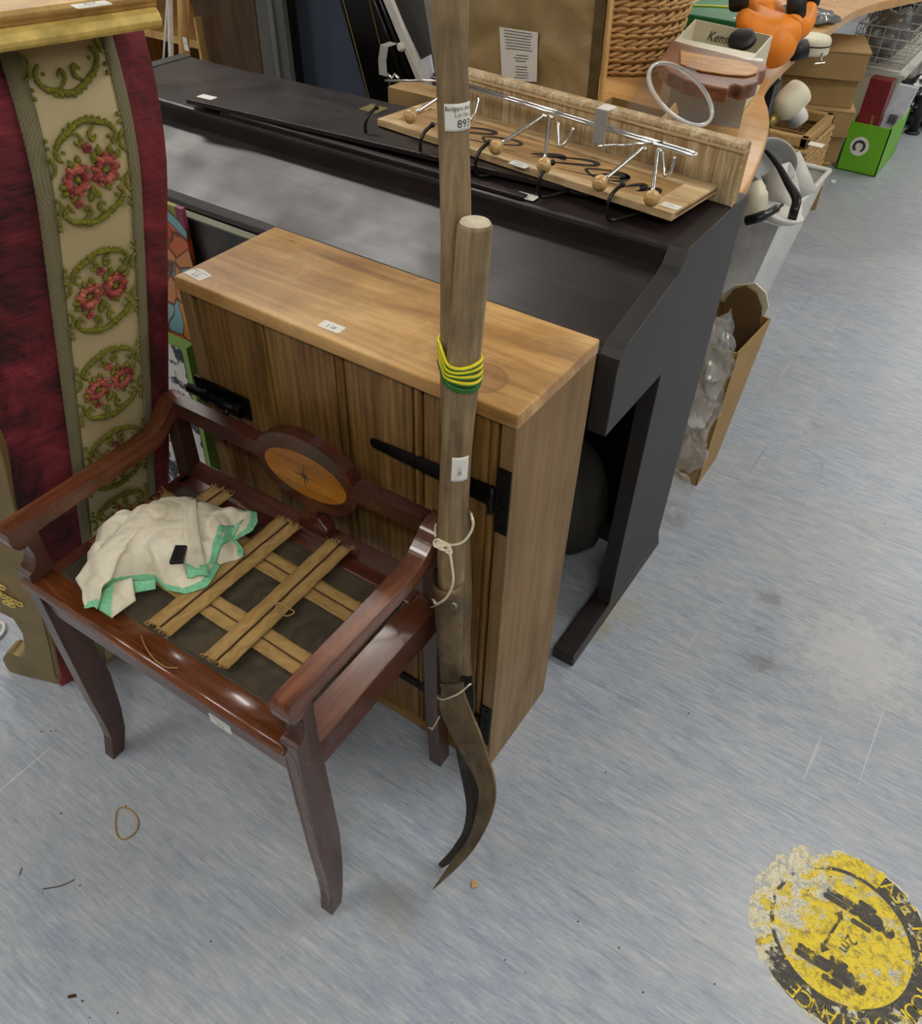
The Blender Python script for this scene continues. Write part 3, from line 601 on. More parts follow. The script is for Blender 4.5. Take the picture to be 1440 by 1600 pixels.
web(.04, .225, .480, .210, .038, .4835); web(.04, .118, .480, .103, .038, .4835)
web(.158, .288, .158, .07, .042, .4862, [(.06, .10), (.165, .205)]) if False else None
web(.118, .292, .115, .045, .044, .4872)
web(.256, .296, .250, .040, .045, .4872); web(.352, .302, .354, .042, .043, .4872)
# twig and rubber band lying on the webbing
rb = [S(.372+.014*math.cos(t)+.004*math.sin(2*t), .155+.008*math.sin(t), .4915+.002*math.sin(3*t)) for t in [i*2*math.pi/28 for i in range(28)]]
single('rubber_band', MB().tube(rb, .0012, 6, closed=True), 'rubber', 'small tan rubber band twisted on the seat webbing', 'rubber band', smooth=True)
tw = MB().tube(catmull([S(.235, .02, .4805), S(.250, .012, .481), S(.275, .004, .4795), S(.300, .003, .479), S(.315, .010, .4812)], 5), .0008, 5)
mk('loose_thread', tw, 'jute_fray', st, smooth=True)
tw = MB().tube(catmull([S(.155, .285, .482), S(.185, .280, .486), S(.205, .262, .485), S(.195, .235, .482)], 5), .0007, 5)
mk('loose_thread', tw, 'jute_fray', st, smooth=True)

# ---- crumpled cream cloth with green trim
zc = .487
out_px = [(118,906),(137,879),(137,865),(147,854),(153,828),(189,806),(224,794),(242,791),(256,784),(289,776),(300,779),(307,784),(322,786),(344,794),(378,798),(400,803),(401,818),(393,832),(367,845),(380,861),(378,873),(344,884),(329,910),(322,919),(291,929),(260,923),(244,908),(205,908),(172,914),(155,925),(150,935),(153,954),(150,948),(133,951),(129,939),(129,925)]
op = [fl(u, v, zc if v > 850 else zc+.012) for u, v in out_px]
def resample(pts, n):
    pts = [V(p) for p in pts]; L = [0]
    for i in range(len(pts)): L.append(L[-1]+(pts[(i+1) % len(pts)]-pts[i]).length)
    out = []; k = 0
    for i in range(n):
        d = L[-1]*i/n
        while L[k+1] < d: k += 1
        t = (d-L[k])/(L[k+1]-L[k]+1e-9); out.append(pts[k].lerp(pts[(k+1) % len(pts)], t))
    return out
NA, NR = 220, 60
opr = resample(op, NA); cc = fl(235, 858, zc)
def cloth_h(p, t):
    q = p*1.0; h = .044*(1-t**2.4)
    w = noise.noise(q*9+V((3, 1, 0)))*.5
    f1 = abs(math.sin((q.x*46+q.y*28)+w*4.0)); f2 = abs(math.sin((q.x*-22+q.y*52)+w*5+1.1)); f3 = noise.noise(q*38)
    return h+(.014*(f1-.45)+.010*(f2-.45)+.006*f3+.004*abs(noise.noise(q*60+V((5, 2, 0))))-.004*max(0, 1-abs(noise.noise(q*24+V((9, 0, 0))))*9))*min(1, (1-t)*5+.18)*(.35+.65*t if t < .5 else .7)
rows = []
for k in range(NR+1):
    t = k/NR; r = []
    for i in range(NA+1):
        o_ = opr[i % NA]; p = cc.lerp(o_, t); z = p.z+cloth_h(V((p.x, p.y, 0)), t)
        if t > .94: z = p.z+cloth_h(V((p.x, p.y, 0)), .94)*(1-(t-.94)/.06*.75)
        r.append(V((p.x, p.y, max(z, .4885 if t < .999 else .4875))))
    rows.append(r)
cl = thing('crumpled_cloth', 'crumpled stained cream cotton cloth with mint green binding on the stool seat', 'cloth', V((cc.x, cc.y, .485)))
mb = MB().grid(rows); co = mk('cotton', mb, 'cloth', cl, smooth=True)
so = co.modifiers.new('s', 'SOLIDIFY'); so.thickness = .0012; so.offset = -1
def trim(i0, i1, name='green_binding', w0=.94, lift=.0012):
    rr = []
    for k in range(6):
        t = w0+(1.012-w0)*k/5; r = []
        for i in range(i0, i1+1):
            o_ = opr[i % NA]; p = cc.lerp(o_, t); tt = min(t, 1); kk = min(NR, int(tt*NR)); a = rows[kk][i % NA]; b = rows[min(NR, kk+1)][i % NA]; z = a.z+(b.z-a.z)*(tt*NR-kk)
            r.append(V((p.x, p.y, z+lift+(.0005*math.sin(i*2.6)))))
        rr.append(r)
    o_ = mk(name, MB().sheet(rr, (0, 0, -.001)), 'greentrim', cl, smooth=True); return o_
def near_idx(u, v):
    p = fl(u, v, zc); return min(range(NA), key=lambda i: (opr[i]-p).length)
ia, ib = near_idx(344, 884), near_idx(133, 951); trim(min(ia, ib), max(ia, ib))
ia, ib = near_idx(390, 801), near_idx(378, 873); trim(min(ia, ib), max(ia, ib), w0=.95)
def drape(u, v):
    """height of the cloth where the line of sight meets it"""
    best = None
    for r in rows[:-1]:
        for p in r[::2]:
            d = p-CP; z = d.dot(CF); uu = CX+F*d.dot(CR)/z; vv = CY-F*d.dot(CU)/z; e = (uu-u)**2+(vv-v)**2
            if best is None or e < best[0]: best = (e, p)
    return best[1]
def patch(px, mat, name, lift=.0022, n=7, parent=cl):
    """small cloth piece lying on the folds: px = 4 corners"""
    a_, b_, c_, d_ = [drape(*p) for p in px]; rr = []
    for i in range(n+1):
        r = []
        for j in range(n+1):
            p = a_.lerp(b_, j/n).lerp(d_.lerp(c_, j/n), i/n); best = min((q for R in rows for q in R[::2]), key=lambda q: (q.x-p.x)**2+(q.y-p.y)**2)
            r.append(V((p.x, p.y, best.z+lift)))
        rr.append(r)
    return mk(name, MB().sheet(rr, (0, 0, -.0012)), mat, parent, smooth=True)
patch([(300, 775), (312, 780), (322, 890), (292, 893)], 'cloth', 'strap_tab', .005)
patch([(292, 884), (326, 886), (328, 904), (294, 908)], 'greentrim', 'strap_end', .0062)
patch([(340, 822), (380, 812), (340, 880), (326, 884)], 'greentrim', 'green_facing', .003)
bk = drape(280, 873); hx_ = V((CR.x, CR.y, 0)).normalized(); hy_ = V((-hx_.y, hx_.x, 0))
bkt = mk('buckle', MB().slab([bk+hx_*-.010+hy_*-.017+Z*.003, bk+hx_*.009+hy_*-.015+Z*.003, bk+hx_*.009+hy_*.014+Z*.007, bk+hx_*-.008+hy_*.014+Z*.007], (0, 0, .006)), 'blackplastic', cl, bevel=.0015)
# open sleeve hanging towards the front edge
def lobe(pxs, zs, mat, name):
    a_, b_, c_, d_2 = [fl(u, v, z) for (u, v), z in zip(pxs, zs)]; rr = []
    for i in range(9):
        rr.append([a_.lerp(b_, j/8).lerp(d_2.lerp(c_, j/8), i/8)+Z*(.004*math.sin(math.pi*j/8)*math.sin(math.pi*i/8)) for j in range(9)])
    return mk(name, MB().sheet(rr, (0, 0, -.0012)), mat, cl, smooth=True)
lobe([(154, 928), (178, 906), (176, 966), (154, 952)], [.492, .498, .486, .487], 'greentrim', 'sleeve_lining')
lobe([(172, 912), (206, 902), (212, 938), (174, 965)], [.495, .500, .489, .488], 'cloth', 'sleeve_fold')
lobe([(203, 908), (243, 905), (243, 920), (210, 926)], [.494, .496, .489, .489], 'greentrim', 'green_hem')
t = MB(); bp = drape(343, 843)
put_text(t, 'SYS', .010, lambda x, y: bp+V((x, y*1.0, .0085)))
mk('lettering', t, 'paper', cl, fix=False)

# ================================================================== THE TWO LONG-HANDLED HOOKS
def yb(v): return .625 + .030*(1000-v)/640.0 if v < 1000 else .625
Bp = [(742, 352), (740, 380), (735, 440), (730, 500), (724, 560), (722, 600), (717, 650), (713, 700), (710, 760), (707, 830), (705, 905), (706, 950), (705, 985)]
Bw = [56, 57, 55, 53, 53, 53, 50, 49, 48, 48, 44, 30, 12]
Ap = [(701, -60), (702, 0), (704, 60), (706, 120), (708, 190), (710, 260), (712, 350), (711, 430), (709, 520), (708, 600), (710, 700), (714, 800), (719, 880), (722, 940), (721, 1000), (727, 1062)]
Aw = [66, 62, 56, 51, 50, 49, 49, 47, 44, 42, 40, 38, 35, 31, 28, 24]
def px_tube(pts, wid, yf, grow=6):
    P = [on(u, v, 1, yf(v)) for u, v in pts]; R = [w_*0.5*((p-CP).dot(CF))/F for w_, p in zip(wid, P)]
    out, rr = [], []
    for i in range(len(P)-1):
        for k in range(grow):
            t = k/grow; p0, p1, p2, p3 = P[max(i-1, 0)], P[i], P[i+1], P[min(i+2, len(P)-1)]
            out.append(0.5*((2*p1)+(-p0+p2)*t+(2*p0-5*p1+4*p2-p3)*t*t+(-p0+3*p1-3*p2+p3)*t**3)); rr.append(R[i]+(R[i+1]-R[i])*t)
    out.append(P[-1]); rr.append(R[-1]); return out, rr
Bc, Br = px_tube(Bp, Bw, yb)
ya = lambda v: yb(v)+.0325 if v > 650 else yb(v)+.027+.0055*(v/650)
ya2 = lambda v: .662 if v > 620 else .662+.016*(620-v)/620
Ac, Ar = px_tube(Ap, Aw, ya2)
hb = thing('slasher_hook', 'long-handled curved slasher, the front one with bolted blade and white written label', 'hand tool', on(677, 1390, 2, 0))
Br2 = list(Br); Bc2 = list(Bc)
Bc2 = [Bc[0]+(Bc[0]-Bc[1]).normalized()*.0035]+Bc2; Br2 = [Br[0]*.84]+Br2
hB = mk('handle', MB().tube(Bc2, Br2, 20), 'handle', hb, smooth=True)
top_n = (Bc[0]-Bc[1]).normalized()
mk('handle_end', MB().lathe([(Br[0]*.90, -.0008), (Br[0]*.80, .0014), (Br[0]*.4, .0022), (.0005, .0024)], Bc2[0], top_n, 20), 'handle_end', hb)
def yblade(v):
    K = [(880, .600), (1000, .603), (1100, .594), (1200, .562), (1300, .508), (1390, .4535)]
    for (a0, b0), (a1, b1) in zip(K, K[1:]):
        if v <= a1: return b0+(b1-b0)*(v-a0)/(a1-a0)
    return K[-1][1]
def strip_blade(left, right, yf, th, n=5):
    Lc = catmull([(u, v, 0) for u, v in left], n); Rc = catmull([(u, v, 0) for u, v in right], n)
    rows = []
    for a_, b_ in zip(Lc, Rc):
        vm = (a_.y+b_.y)/2; yy = yf(vm); p, q_ = on(a_.x, a_.y, 1, yy), on(b_.x, b_.y, 1, yy); m_ = (p+q_)/2+V((0, -.0022, 0))
        rows.append([p, p.lerp(m_, .6), m_, q_.lerp(m_, .6), q_])
    return MB().sheet(rows, V((0, th, 0)))
lf = [(686,1068),(689,1079),(686,1105),(703,1147),(727,1189),(744,1223),(747,1249),(737.5,1294),(722,1325),(703,1349),(675,1390)]
rg = [(722,1068),(724,1085),(738,1121),(750,1150),(761,1184),(771,1218),(773,1249),(764,1283),(743,1323),(716.5,1354),(676,1391)]
bl = mk('curved_blade', strip_blade(lf, rg, yblade, .004), 'steel_rust', hb, smooth=False, bevel=.0008)
# bolted socket: sheet steel folded round the handle
rows = []
vs_ = [905, 920, 950, 980, 1010, 1040, 1070]
for v in vs_:
    t = (v-905)/165.0; cu_ = 701+3*t; wd = (49-15*t); c = on(cu_, v, 1, yb(v)-.001); r = wd*.5*((c-CP).dot(CF))/F*1.06; ry = r*(1-.6*t)+.0015
    rows.append([c+V((-r*1.04*math.cos(a2), -ry*math.sin(a2), 0.0 if v > 910 else .006*math.cos(a2)**2)) for a2 in [math.radians(-30+ (215)*k/16) for k in range(17)]])
sk = mk('blade_socket', MB().sheet(rows, V((0, .0015, 0))), 'steel_rust', hb, smooth=True)
bc = on(709, 945, 1, .6055)
mk('bolt', MB().lathe([(.0062, 0), (.0062, .003), (.0045, .0042)], bc, V((.1, -1, .25)), 6), 'bolt', sk, bevel=.0005)
def wrap(parent, Pc, Rc, vpx, u_mid, zc_, hgt, wid, lines, rot90=False, name='lot_label', label=None):
    """label bent round a handle"""
    i = min(range(len(Pc)), key=lambda k: abs(Pc[k].z-zc_)); c = Pc[i]; r = Rc[i]; ax = (Pc[max(i-2, 0)]-Pc[min(i+2, len(Pc)-1)]).normalized()
    view = (CP-c); view = (view-ax*view.dot(ax)).normalized(); side = ax.cross(view).normalized()   # toward the picture's right
    if side.dot(CR) < 0: side = -side
    def fn(x, y, lift=.0005):
        ang = (x+u_mid)/r; j = y
        # follow the handle's own centre line
        cz_ = c+ax*j; return cz_+(view*math.cos(ang)+side*math.sin(ang))*(r*1.01+lift)
    rr = []
    for a_ in range(9):
        rr.append([fn(-wid/2+wid*b_/14, -hgt/2+hgt*a_/8) for b_ in range(15)])
    lo = mk(name, MB().grid(rr), 'paper', parent, smooth=True)
    so = lo.modifiers.new('s', 'SOLIDIFY'); so.thickness = .0003
    if label: lo['label'] = label
    t = MB()
    for (s, size, x0, y0) in lines:
        if rot90: put_text(t, s, size, lambda x, y: fn(-y+x0, x+y0, .0012))
        else: put_text(t, s, size, lambda x, y: fn(x+x0, y+y0, .0012))
    mk('lettering', t, 'ink', lo, fix=False)
zb = on(722, 720, 1, yb(720)).z
wrap(hb, Bc, Br, 720, .006, zb, .036, .021, [('2611', .007, .001, -.002), ("''", .006, .009, .008)], rot90=True, name='written_label', label='white label with handwritten number')
ha = thing('slasher_hook', 'taller long-handled slasher behind, bearing the white lot 893 sticker', 'hand tool', on(667, 1369, 2, 0))
mk('handle', MB().tube(Ac, Ar, 20), 'handle', ha, smooth=True)
za = on(710, 179, 1, ya2(179)).z
wrap(ha, Ac, Ar, 179, .0075, za, .0235, .031, [('Badgers Auctions', .0052, .0035, .0058), ('Lot No.:', .0048, .002, .0005), ('893', .0098, .003, -.0088)])
lf2 = [(716,1058),(719,1090),(712,1130),(711,1168),(722,1223),(728,1262),(723,1297),(711,1318),(698,1336),(666,1369)]
rg2 = [(737,1058),(740,1090),(738,1130),(738,1168),(750,1223),(752,1262),(742,1297),(728,1320),(712,1343),(667,1370)]
yb2 = lambda v: yblade(v)+.026 if v < 1200 else yblade(v)+.026-.012*(v-1200)/170
lf3 = lf2; zb2 = on(667, 1369, 1, yb2(1369)).z
mk('curved_blade', strip_blade(lf2, rg2, lambda v: min(.64, yb2(v)), .004), 'steel_dark', ha, bevel=.0008)
ha.location = (ha.location[0], ha.location[1], 0)
for ch in ha.children: ch.location = -V(ha.location)
# earth wire wound round both handles
et = thing('earth_wire', 'green and yellow striped wire wound round both tool handles', 'wire', on(719, 600, 1, .62))
for k in range(5):
    v = 578+8.5*k; cb = on(722.5, v, 1, yb(v)); ca = on(709, v-12, 1, ya2(v)); i = min(range(len(Bc)), key=lambda j: abs(Bc[j].z-cb.z)); j_ = min(range(len(Ac)), key=lambda j: abs(Ac[j].z-cb.z))
    rb_, ra_ = Br[i]+.0016, Ar[j_]+.0016; cb = Bc[i].copy(); ca = Ac[j_].copy(); dl = V((cb.x-ca.x, cb.y-ca.y, 0)); base = math.atan2(dl.y, dl.x); zz = on(722, v, 1, yb(v)-rb_).z
    P = []
    for m_ in range(15):
        a2 = base-math.pi/2+math.pi*m_/14; P.append(V((cb.x+rb_*math.cos(a2), cb.y+rb_*math.sin(a2), zz+.002*math.cos(a2*2+k))))
    for m_ in range(15):
        a2 = base+math.pi/2+math.pi*m_/14; P.append(V((ca.x+ra_*math.cos(a2), ca.y+ra_*math.sin(a2), zz+.006+.002*math.cos(a2))))
    mk('wire_loop', MB().tube(P, .0021, 8, closed=True), 'wy' if k < 4 else 'wg', et, smooth=True)
    mk('wire_loop', MB().tube([p+V((0, 0, -.0029)) for p in P], .0018, 8, closed=True), 'wg', et, smooth=True)
# cream cord ties
def cord_loop(vf, dv):
    i = min(range(len(Bc)), key=lambda j: abs(Bc[j].z-on(705, vf, 1, yb(vf)).z)); b = Bc[i]; j_ = min(range(len(Ac)), key=lambda j: abs(Ac[j].z-b.z)); a_ = Ac[j_]; return b, Br[i], a_, Ar[j_]
c1 = thing('cord_tie', 'cream cord knotted round the handles beside the stool arm, with a hanging tail', 'cord', on(690, 850, 1, .60))
pts = [(682, 845), (686, 849), (697, 851), (711, 851), (724, 846), (734, 834), (739, 820), (737, 808)]
P = [on(u, v, 1, yb(v)-.0215+.004*abs(u-708)/26) for u, v in pts]; b_, rb_, a_, ra_ = cord_loop(830, 0)
P2 = P+[on(733, 800, 1, .655), on(712, 792, 1, .680), on(690, 800, 1, .672), on(681, 820, 1, .640), on(680, 838, 1, .615)]
mk('loop', MB().tube(catmull([tuple(p) for p in P2], 5), .0017, 8), 'cord', c1, smooth=True)
kn = MB(); kc = on(690, 849, 1, .600)
for k in range(5):
    kn.tube([kc+V((.006*math.cos(t)*(1+.2*k % 2)-.004+.003*k, -.003+.003*math.sin(t+k), .0045*math.sin(t+k*.9))) for t in [i*math.pi/6 for i in range(12)]], .0015, 6, closed=True)
mk('knot', kn, 'cord', c1, smooth=True)
P = [on(u, v, 1, .600-.004*math.sin((v-850)/30)) for u, v in [(696, 850), (702, 862), (706, 885), (708, 905), (704, 922), (695, 936), (682, 944)]]
mk('tail', MB().tube(catmull([tuple(p) for p in P], 5), .0017, 8), 'cord', c1, smooth=True)
fz = MB(); e = P[-1]
for k in range(12): fz.tube([e+V((.002, 0, 0)), e+V((-.006+random.gauss(0, .002), random.gauss(0, .002), random.gauss(-.001, .005)))], .0006, 4)
mk('frayed_tip', fz, 'cord', c1)
c2 = thing('cord_tie', 'lower cream cord tied round the blade sockets above the floor', 'cord', on(700, 1090, 1, .58))
P = [on(u, v, 1, .5872+.0004*abs(u-705)) for u, v in [(684, 1091), (692, 1093), (702, 1090), (714, 1085), (724, 1078), (734, 1069)]]+[on(733, 1072, 1, .668), on(705, 1082, 1, .678), on(686, 1086, 1, .645)]
mk('loop', MB().tube(catmull([tuple(p) for p in P]+[tuple(P[0])], 5), .0014, 8), 'cord', c2, smooth=True)
P = [on(u, v, 1, .60) for u, v in [(686, 1120), (681, 1130), (676, 1138)]]
mk('tail', MB().tube(P, .0013, 6), 'cord', c2, smooth=True)
fz = MB(); e = P[-1]
for k in range(10): fz.tube([e, e+V((-.003+random.gauss(0, .003), 0, -.006+random.gauss(0, .001)))], .0006, 4)
mk('frayed_tip', fz, 'cord', c2)

# ================================================================== CRIMSON VELVET AND GILT PIECE ON THE LEFT
GA = V((-1.154, .363, 0)); gh = math.radians(76); lean = .15
GH = V((math.cos(gh), math.sin(gh), 0)); GO = V((math.sin(gh), -math.cos(gh), 0)); GU = (Z+GO*lean).normalized(); GN = GH.cross(GU); GN = GN if GN.dot(GO) > 0 else -GN
def st_of(u, v):
    d = ray(u, v); p = CP+d*(((GA-CP).dot(GN))/d.dot(GN))-GA; return p.dot(GH), p.dot(GU)
TT = 1.118
def G(s, t, lift=0.0):
    """point of the upholstered face; near the top it rolls back under the gilt board"""
    q = max(0.0, t-.95)/.19; return GA+GH*s+GU*t+GN*(lift-.075*q*q)
g1, g2 = st_of(0, 693), st_of(95, 1070)
def sl(t): return g2[0]+(g1[0]-g2[0])*(t-g2[1])/(g1[1]-g2[1]) if t < .6 else g2[0]+(g1[0]-g2[0])*(.6-g2[1])/(g1[1]-g2[1])-.25*(t-.6)
def sr(t): return .322+(t-.607)*.157
gt = thing('velvet_screen', 'tall crimson velvet and gilt upholstered piece with floral tapestry band', 'furniture', GA+GH*.1-GN*.1)
ts = [TT*i/40 for i in range(41)]
rows = [[G(sl(t)+(sr(t)-sl(t))*j/14, t, .0015*noise.noise(V((j*.6, t*14, 0)))) for j in range(15)] for t in ts]
mk('velvet_panel', MB().sheet(rows, -GN*.03), 'velvet', gt, smooth=True)
# carcass behind the panel
bb = [GA+GH*.03-GN*.04+Z*.0, GA+GH*.215-GN*.04+Z*.0, GA+GH*.215-GN*.12+Z*.0, GA+GH*.06-GN*.12+Z*.0]
tb = [GA+GU*1.08+GH*(-.14)-GN*.11, GA+GU*1.08+GH*.38-GN*.11, GA+GU*1.08+GH*.38-GN*.26, GA+GU*1.08+GH*(-.14)-GN*.26]
mk('carcass', MB().hexa(bb, tb), 'velvet', gt)
stl = lambda t: .146+(t-.522)*.143
strr = lambda t: .263+(t-.427)*.137
def strip(fa, fb, lift, n=5, t0=0.0):
    return [[G(fa(t)+(fb(t)-fa(t))*j/n, t, lift) for j in range(n+1)] for t in ts if t >= t0]
tp = mk('tapestry_band', MB().sheet(strip(stl, strr, .004), -GN*.003), 'damask', gt, smooth=True)
bw = .016
mk('braid_edging', MB().sheet(strip(lambda t: stl(t)-.004, lambda t: stl(t)+bw*(.75+.35*t), .0065, 3), -GN*.003), 'braid', gt, smooth=True)
mk('braid_edging', MB().sheet(strip(lambda t: strr(t)-bw*.75, lambda t: strr(t)+.002, .0065, 3), -GN*.003), 'braid', gt, smooth=True)
def blob(mb, s, t, r, lift=.0075, fl_=.6):
    c = G(s, t, lift); mb.ico(c, r*random.uniform(.85, 1.15), 1, (1, 1, 1))
def curve_blobs(mb, pts, r0, r1, T):
    P = catmull([(p[0], p[1], 0) for p in pts], 7)
    for i, p in enumerate(P):
        x, y = p.x, p.y; s, t = T(x, y); k = i/(len(P)-1); blob(mb, s, t, (r0+(r1-r0)*math.sin(k*math.pi))*random.uniform(.85, 1.1))
rowc = [st_of(*p) for p in [(58, 82), (137, 272), (152, 452), (163, 597), (178, 712), (205, 800)]]
W_ = .106
for ri, (s0, t0) in enumerate(rowc):
    mid = (stl(t0)+bw+strr(t0)-bw*.8)/2; wsc = (strr(t0)-stl(t0))/.13
    T = lambda x, y: (mid+x*wsc+.14*y, t0+y+x*.12)
    for sgn in (1, -1):       # garland above and below the roses
        g = MB(); yy = lambda v: sgn*v
        curve_blobs(g, [(-.034, yy(.026)), (-.040, yy(.034)), (-.034, yy(.045)), (-.020, yy(.052)), (0, yy(.058)), (.020, yy(.052)), (.034, yy(.045)), (.040, yy(.034)), (.034, yy(.026))], .0024, .0042, T)
        curve_blobs(g, [(-.014, yy(.040)), (-.008, yy(.036)), (-.006, yy(.044)), (-.014, yy(.050))], .0016, .003, T)
        curve_blobs(g, [(.014, yy(.040)), (.008, yy(.036)), (.006, yy(.044)), (.014, yy(.050))], .0016, .003, T)
        for q in range(9): x = -.03+.0075*q; blob(g, *T(x, yy(.060-.35*x*x/.03+random.uniform(-.001, .001))), .0034)
        for q in (-1, 1): blob(g, *T(q*.030, yy(.034)), .0026); blob(g, *T(q*.048, yy(.052)), .003); blob(g, *T(q*.048, yy(.044)), .003)
        for q in (-1, 1):
            curve_blobs(g, [(q*.050, yy(.012)), (q*.044, yy(.020)), (q*.047, yy(.032)), (q*.052, yy(.034))], .0016, .0028, T)
        if t0+sgn*.05 < 1.085: mk('garland', g, 'chenille', tp, smooth=True)
    if t0 > 1.05: continue
    for q in (-1, 1):
        g = MB()
        for m_ in range(13):
            a2 = m_*2*math.pi/13; blob(g, *T(q*.0195+.0115*math.cos(a2), .0115*math.sin(a2)), .0056)
        for m_ in range(9):
            a2 = m_*2*math.pi/9; blob(g, *T(q*.0195+.0170*math.cos(a2)*.97, .0170*math.sin(a2)), .0040)
        mk('rose', g, 'rose', tp, smooth=True)
    g = MB()
    for q in (-1, 1): blob(g, *T(q*.0185, 0), .0046)
    for (x, y, r, a2) in [(-.024, .019, .010, 1.9), (-.014, .020, .010, 1.6), (.006, .017, .010, 1.3), (.014, .022, .012, 1.5), (.028, .019, .009, 1.1), (.036, .012, .009, .7), (-.037, -.002, .008, 3.0), (-.036, -.010, .008, 3.5), (0, -.018, .012, -1.57), (-.004, -.024, .010, -1.8), (.005, -.024, .010, -1.3), (.020, -.020, .008, -1.2), (-.026, -.019, .008, -2.2), (.034, -.014, .006, -.5)]:
        for m_ in range(5): blob(g, *T(x+r*.8*(m_/4-.3)*math.cos(a2), y+r*.8*(m_/4-.3)*math.sin(a2)), .0046*(1-abs(m_-1.5)*.22))
    mk('leaf_spray', g, 'chenille', tp, smooth=True)
    for (x, y) in ((0.0, .030), (-.020, -.028)):
        g = MB()
        for m_ in range(6): blob(g, *T(x+.0034*math.cos(m_*1.26), y+.0034*math.sin(m_*1.26)), .0032)
        mk('rosebud', g, 'rose', tp, smooth=True)
# gilt top board and moulding
E1 = onpl(249, 36, GA+GN*.012, GN); E0 = onpl(-40, 101, GA+GN*.012, GN); E0.z = E1.z
ex = (E1-E0).normalized(); out = V((ex.y, -ex.x, 0)); out = out if out.dot(GN) > 0 else -out
def prof_run(pr, a_, b_): return MB().prism([a_+out*o_+Z*z_ for o_, z_ in pr], b_-a_)
mk('gilt_moulding', prof_run([(-.03, -.004), (.004, -.004), (.008, 0), (.010, .005), (.006, .012), (.0, .016), (-.03, .016)], E0-ex*.22, E1), 'gold_b', gt, bevel=.001)
mk('gilt_top', prof_run([(-.30, .016), (-.004, .016), (-.003, .020), (.004, .024), (.006, .028), (.002, .032), (-.30, .032)], E0-ex*.22, E1+ex*.003), 'gold', gt, bevel=.001)
zt_ = E1.z+.032
sticker(gt, on(143, 8, 2, zt_)+Z*.0001, -ex, -V((-ex.y, ex.x, 0)), .038, .021, lot('618'))
# gilt scrolled side facing the aisle
gpx = [(-42, 580), (0, 700), (25, 806), (44, 862), (62, 930), (80, 1000), (96, 1066), (84, 1072), (50, 1064), (15, 1052), (8, 1042), (3, 1030), (8, 1022), (14, 1019), (20, 1023), (30, 1026), (37, 1020), (37, 1008), (34, 990), (20, 968), (0, 958), (-40, 930), (-70, 880), (-110, 780), (-130, 600)]
gs = (GA-fl(6, 1046)); gs.z = 0; gs = gs.normalized(); gn = V((gs.y, -gs.x, 0))
def GP(u, v): return onpl(u, v, GA+gn*.004, gn)
poly = [GP(u, v) for u, v in gpx]; 
for p in poly: p.z = max(p.z, .001)
mk('scrolled_side', MB().prism(poly, -gn*.035), 'gold_d', gt, bevel=.003)
bd = [GP(u, v)+gn*.001 for u, v in [(22, 806), (40, 862), (57, 930), (75, 1000), (88, 1060)]]
mk('bead_line', MB().tube(bd, .0015, 6), 'gold_d', gt, smooth=True)
orn = MB()
for k, (u, v) in enumerate([(0, 925), (8, 930), (16, 934), (24, 938), (32, 942), (5, 916), (12, 940), (20, 944)]):
    c = GP(u, v)+gn*.003; orn.tube([c+gs*(.008*math.cos(a2)*.9)+Z*(.005*math.sin(a2)) for a2 in [i*.62 for i in range(10)]], .0016, 6, closed=True)
mk('carved_ornament', orn, 'gold_b', gt, smooth=True)
# white wire thing behind the gilt foot
tw = MB().tube([fl(0, 962, .02), fl(4, 975, .0), fl(-4, 1000, .0)], .004, 8)
single('white_cable', MB().tube(catmull([tuple(fl(-30, 960, .006)), tuple(fl(0, 972, .006)), tuple(fl(6, 977, .006)), tuple(fl(3, 990, .006)), tuple(fl(-20, 1010, .006))], 5), .004, 8), 'white', 'bit of white cable on the floor beyond the gilt scroll foot', 'cable', smooth=True)

# ================================================================== PAINTINGS BETWEEN THE SCREEN AND THE PIANO
def painting_mat(name, cols, scale):
    k = NT(name); v = k.mapping(); n = k.n.new('ShaderNodeTexVoronoi'); n.inputs['Scale'].default_value = scale
    nn = k.n.new('ShaderNodeTexNoise'); nn.inputs['Scale'].default_value = 4; k.link(v, nn.inputs['Vector'])
    mx = k.n.new('ShaderNodeMix'); mx.data_type = 'VECTOR'; mx.inputs[0].default_value = .25; k.link(v, mx.inputs[4]); k.link(nn.outputs['Color'], mx.inputs[5]); k.link(mx.outputs[1], n.inputs['Vector'])
    sp = k.n.new('ShaderNodeSeparateColor'); k.link(n.outputs['Color'], sp.inputs[0])
    r = k.n.new('ShaderNodeValToRGB'); r.color_ramp.interpolation = 'CONSTANT'; e = r.color_ramp.elements
    while len(e) < len(cols): e.new(.5)
    for i, (el, c) in enumerate(zip(e, cols)): el.position = i/len(cols); el.color = (*hexc(c), 1)
    k.link(sp.outputs[0], r.inputs[0])
    n2 = k.n.new('ShaderNodeTexVoronoi'); n2.feature = 'DISTANCE_TO_EDGE'; n2.inputs['Scale'].default_value = scale; k.link(mx.outputs[1], n2.inputs['Vector'])
    k.color(k.mix(k.ramp(n2.outputs['Distance'], [(0.02, (0.9,)*3), (0.05, (0, 0, 0))]), r.outputs[0], hexc('5c2a18'))); k.rough(.45); return k.m
M['paint_a'] = painting_mat('bright_abstract_canvas', ['c9683a', '7db0b4', 'c04a28', '8fb6b2', '8a3a5c', 'd08a4c', '8a8a3a'], 21)
def dark_canvas():
    k = NT('dark_abstract_canvas'); f = k.noise(k.mapping(), 6, 5, .6, 1); k.color(k.ramp(f, [(.35, hexc('0e1013')), (.52, hexc('1d2322')), (.62, hexc('43302f')), (.75, hexc('5f4340'))])); k.rough(.3); return k.m
M['paint_b'] = dark_canvas()
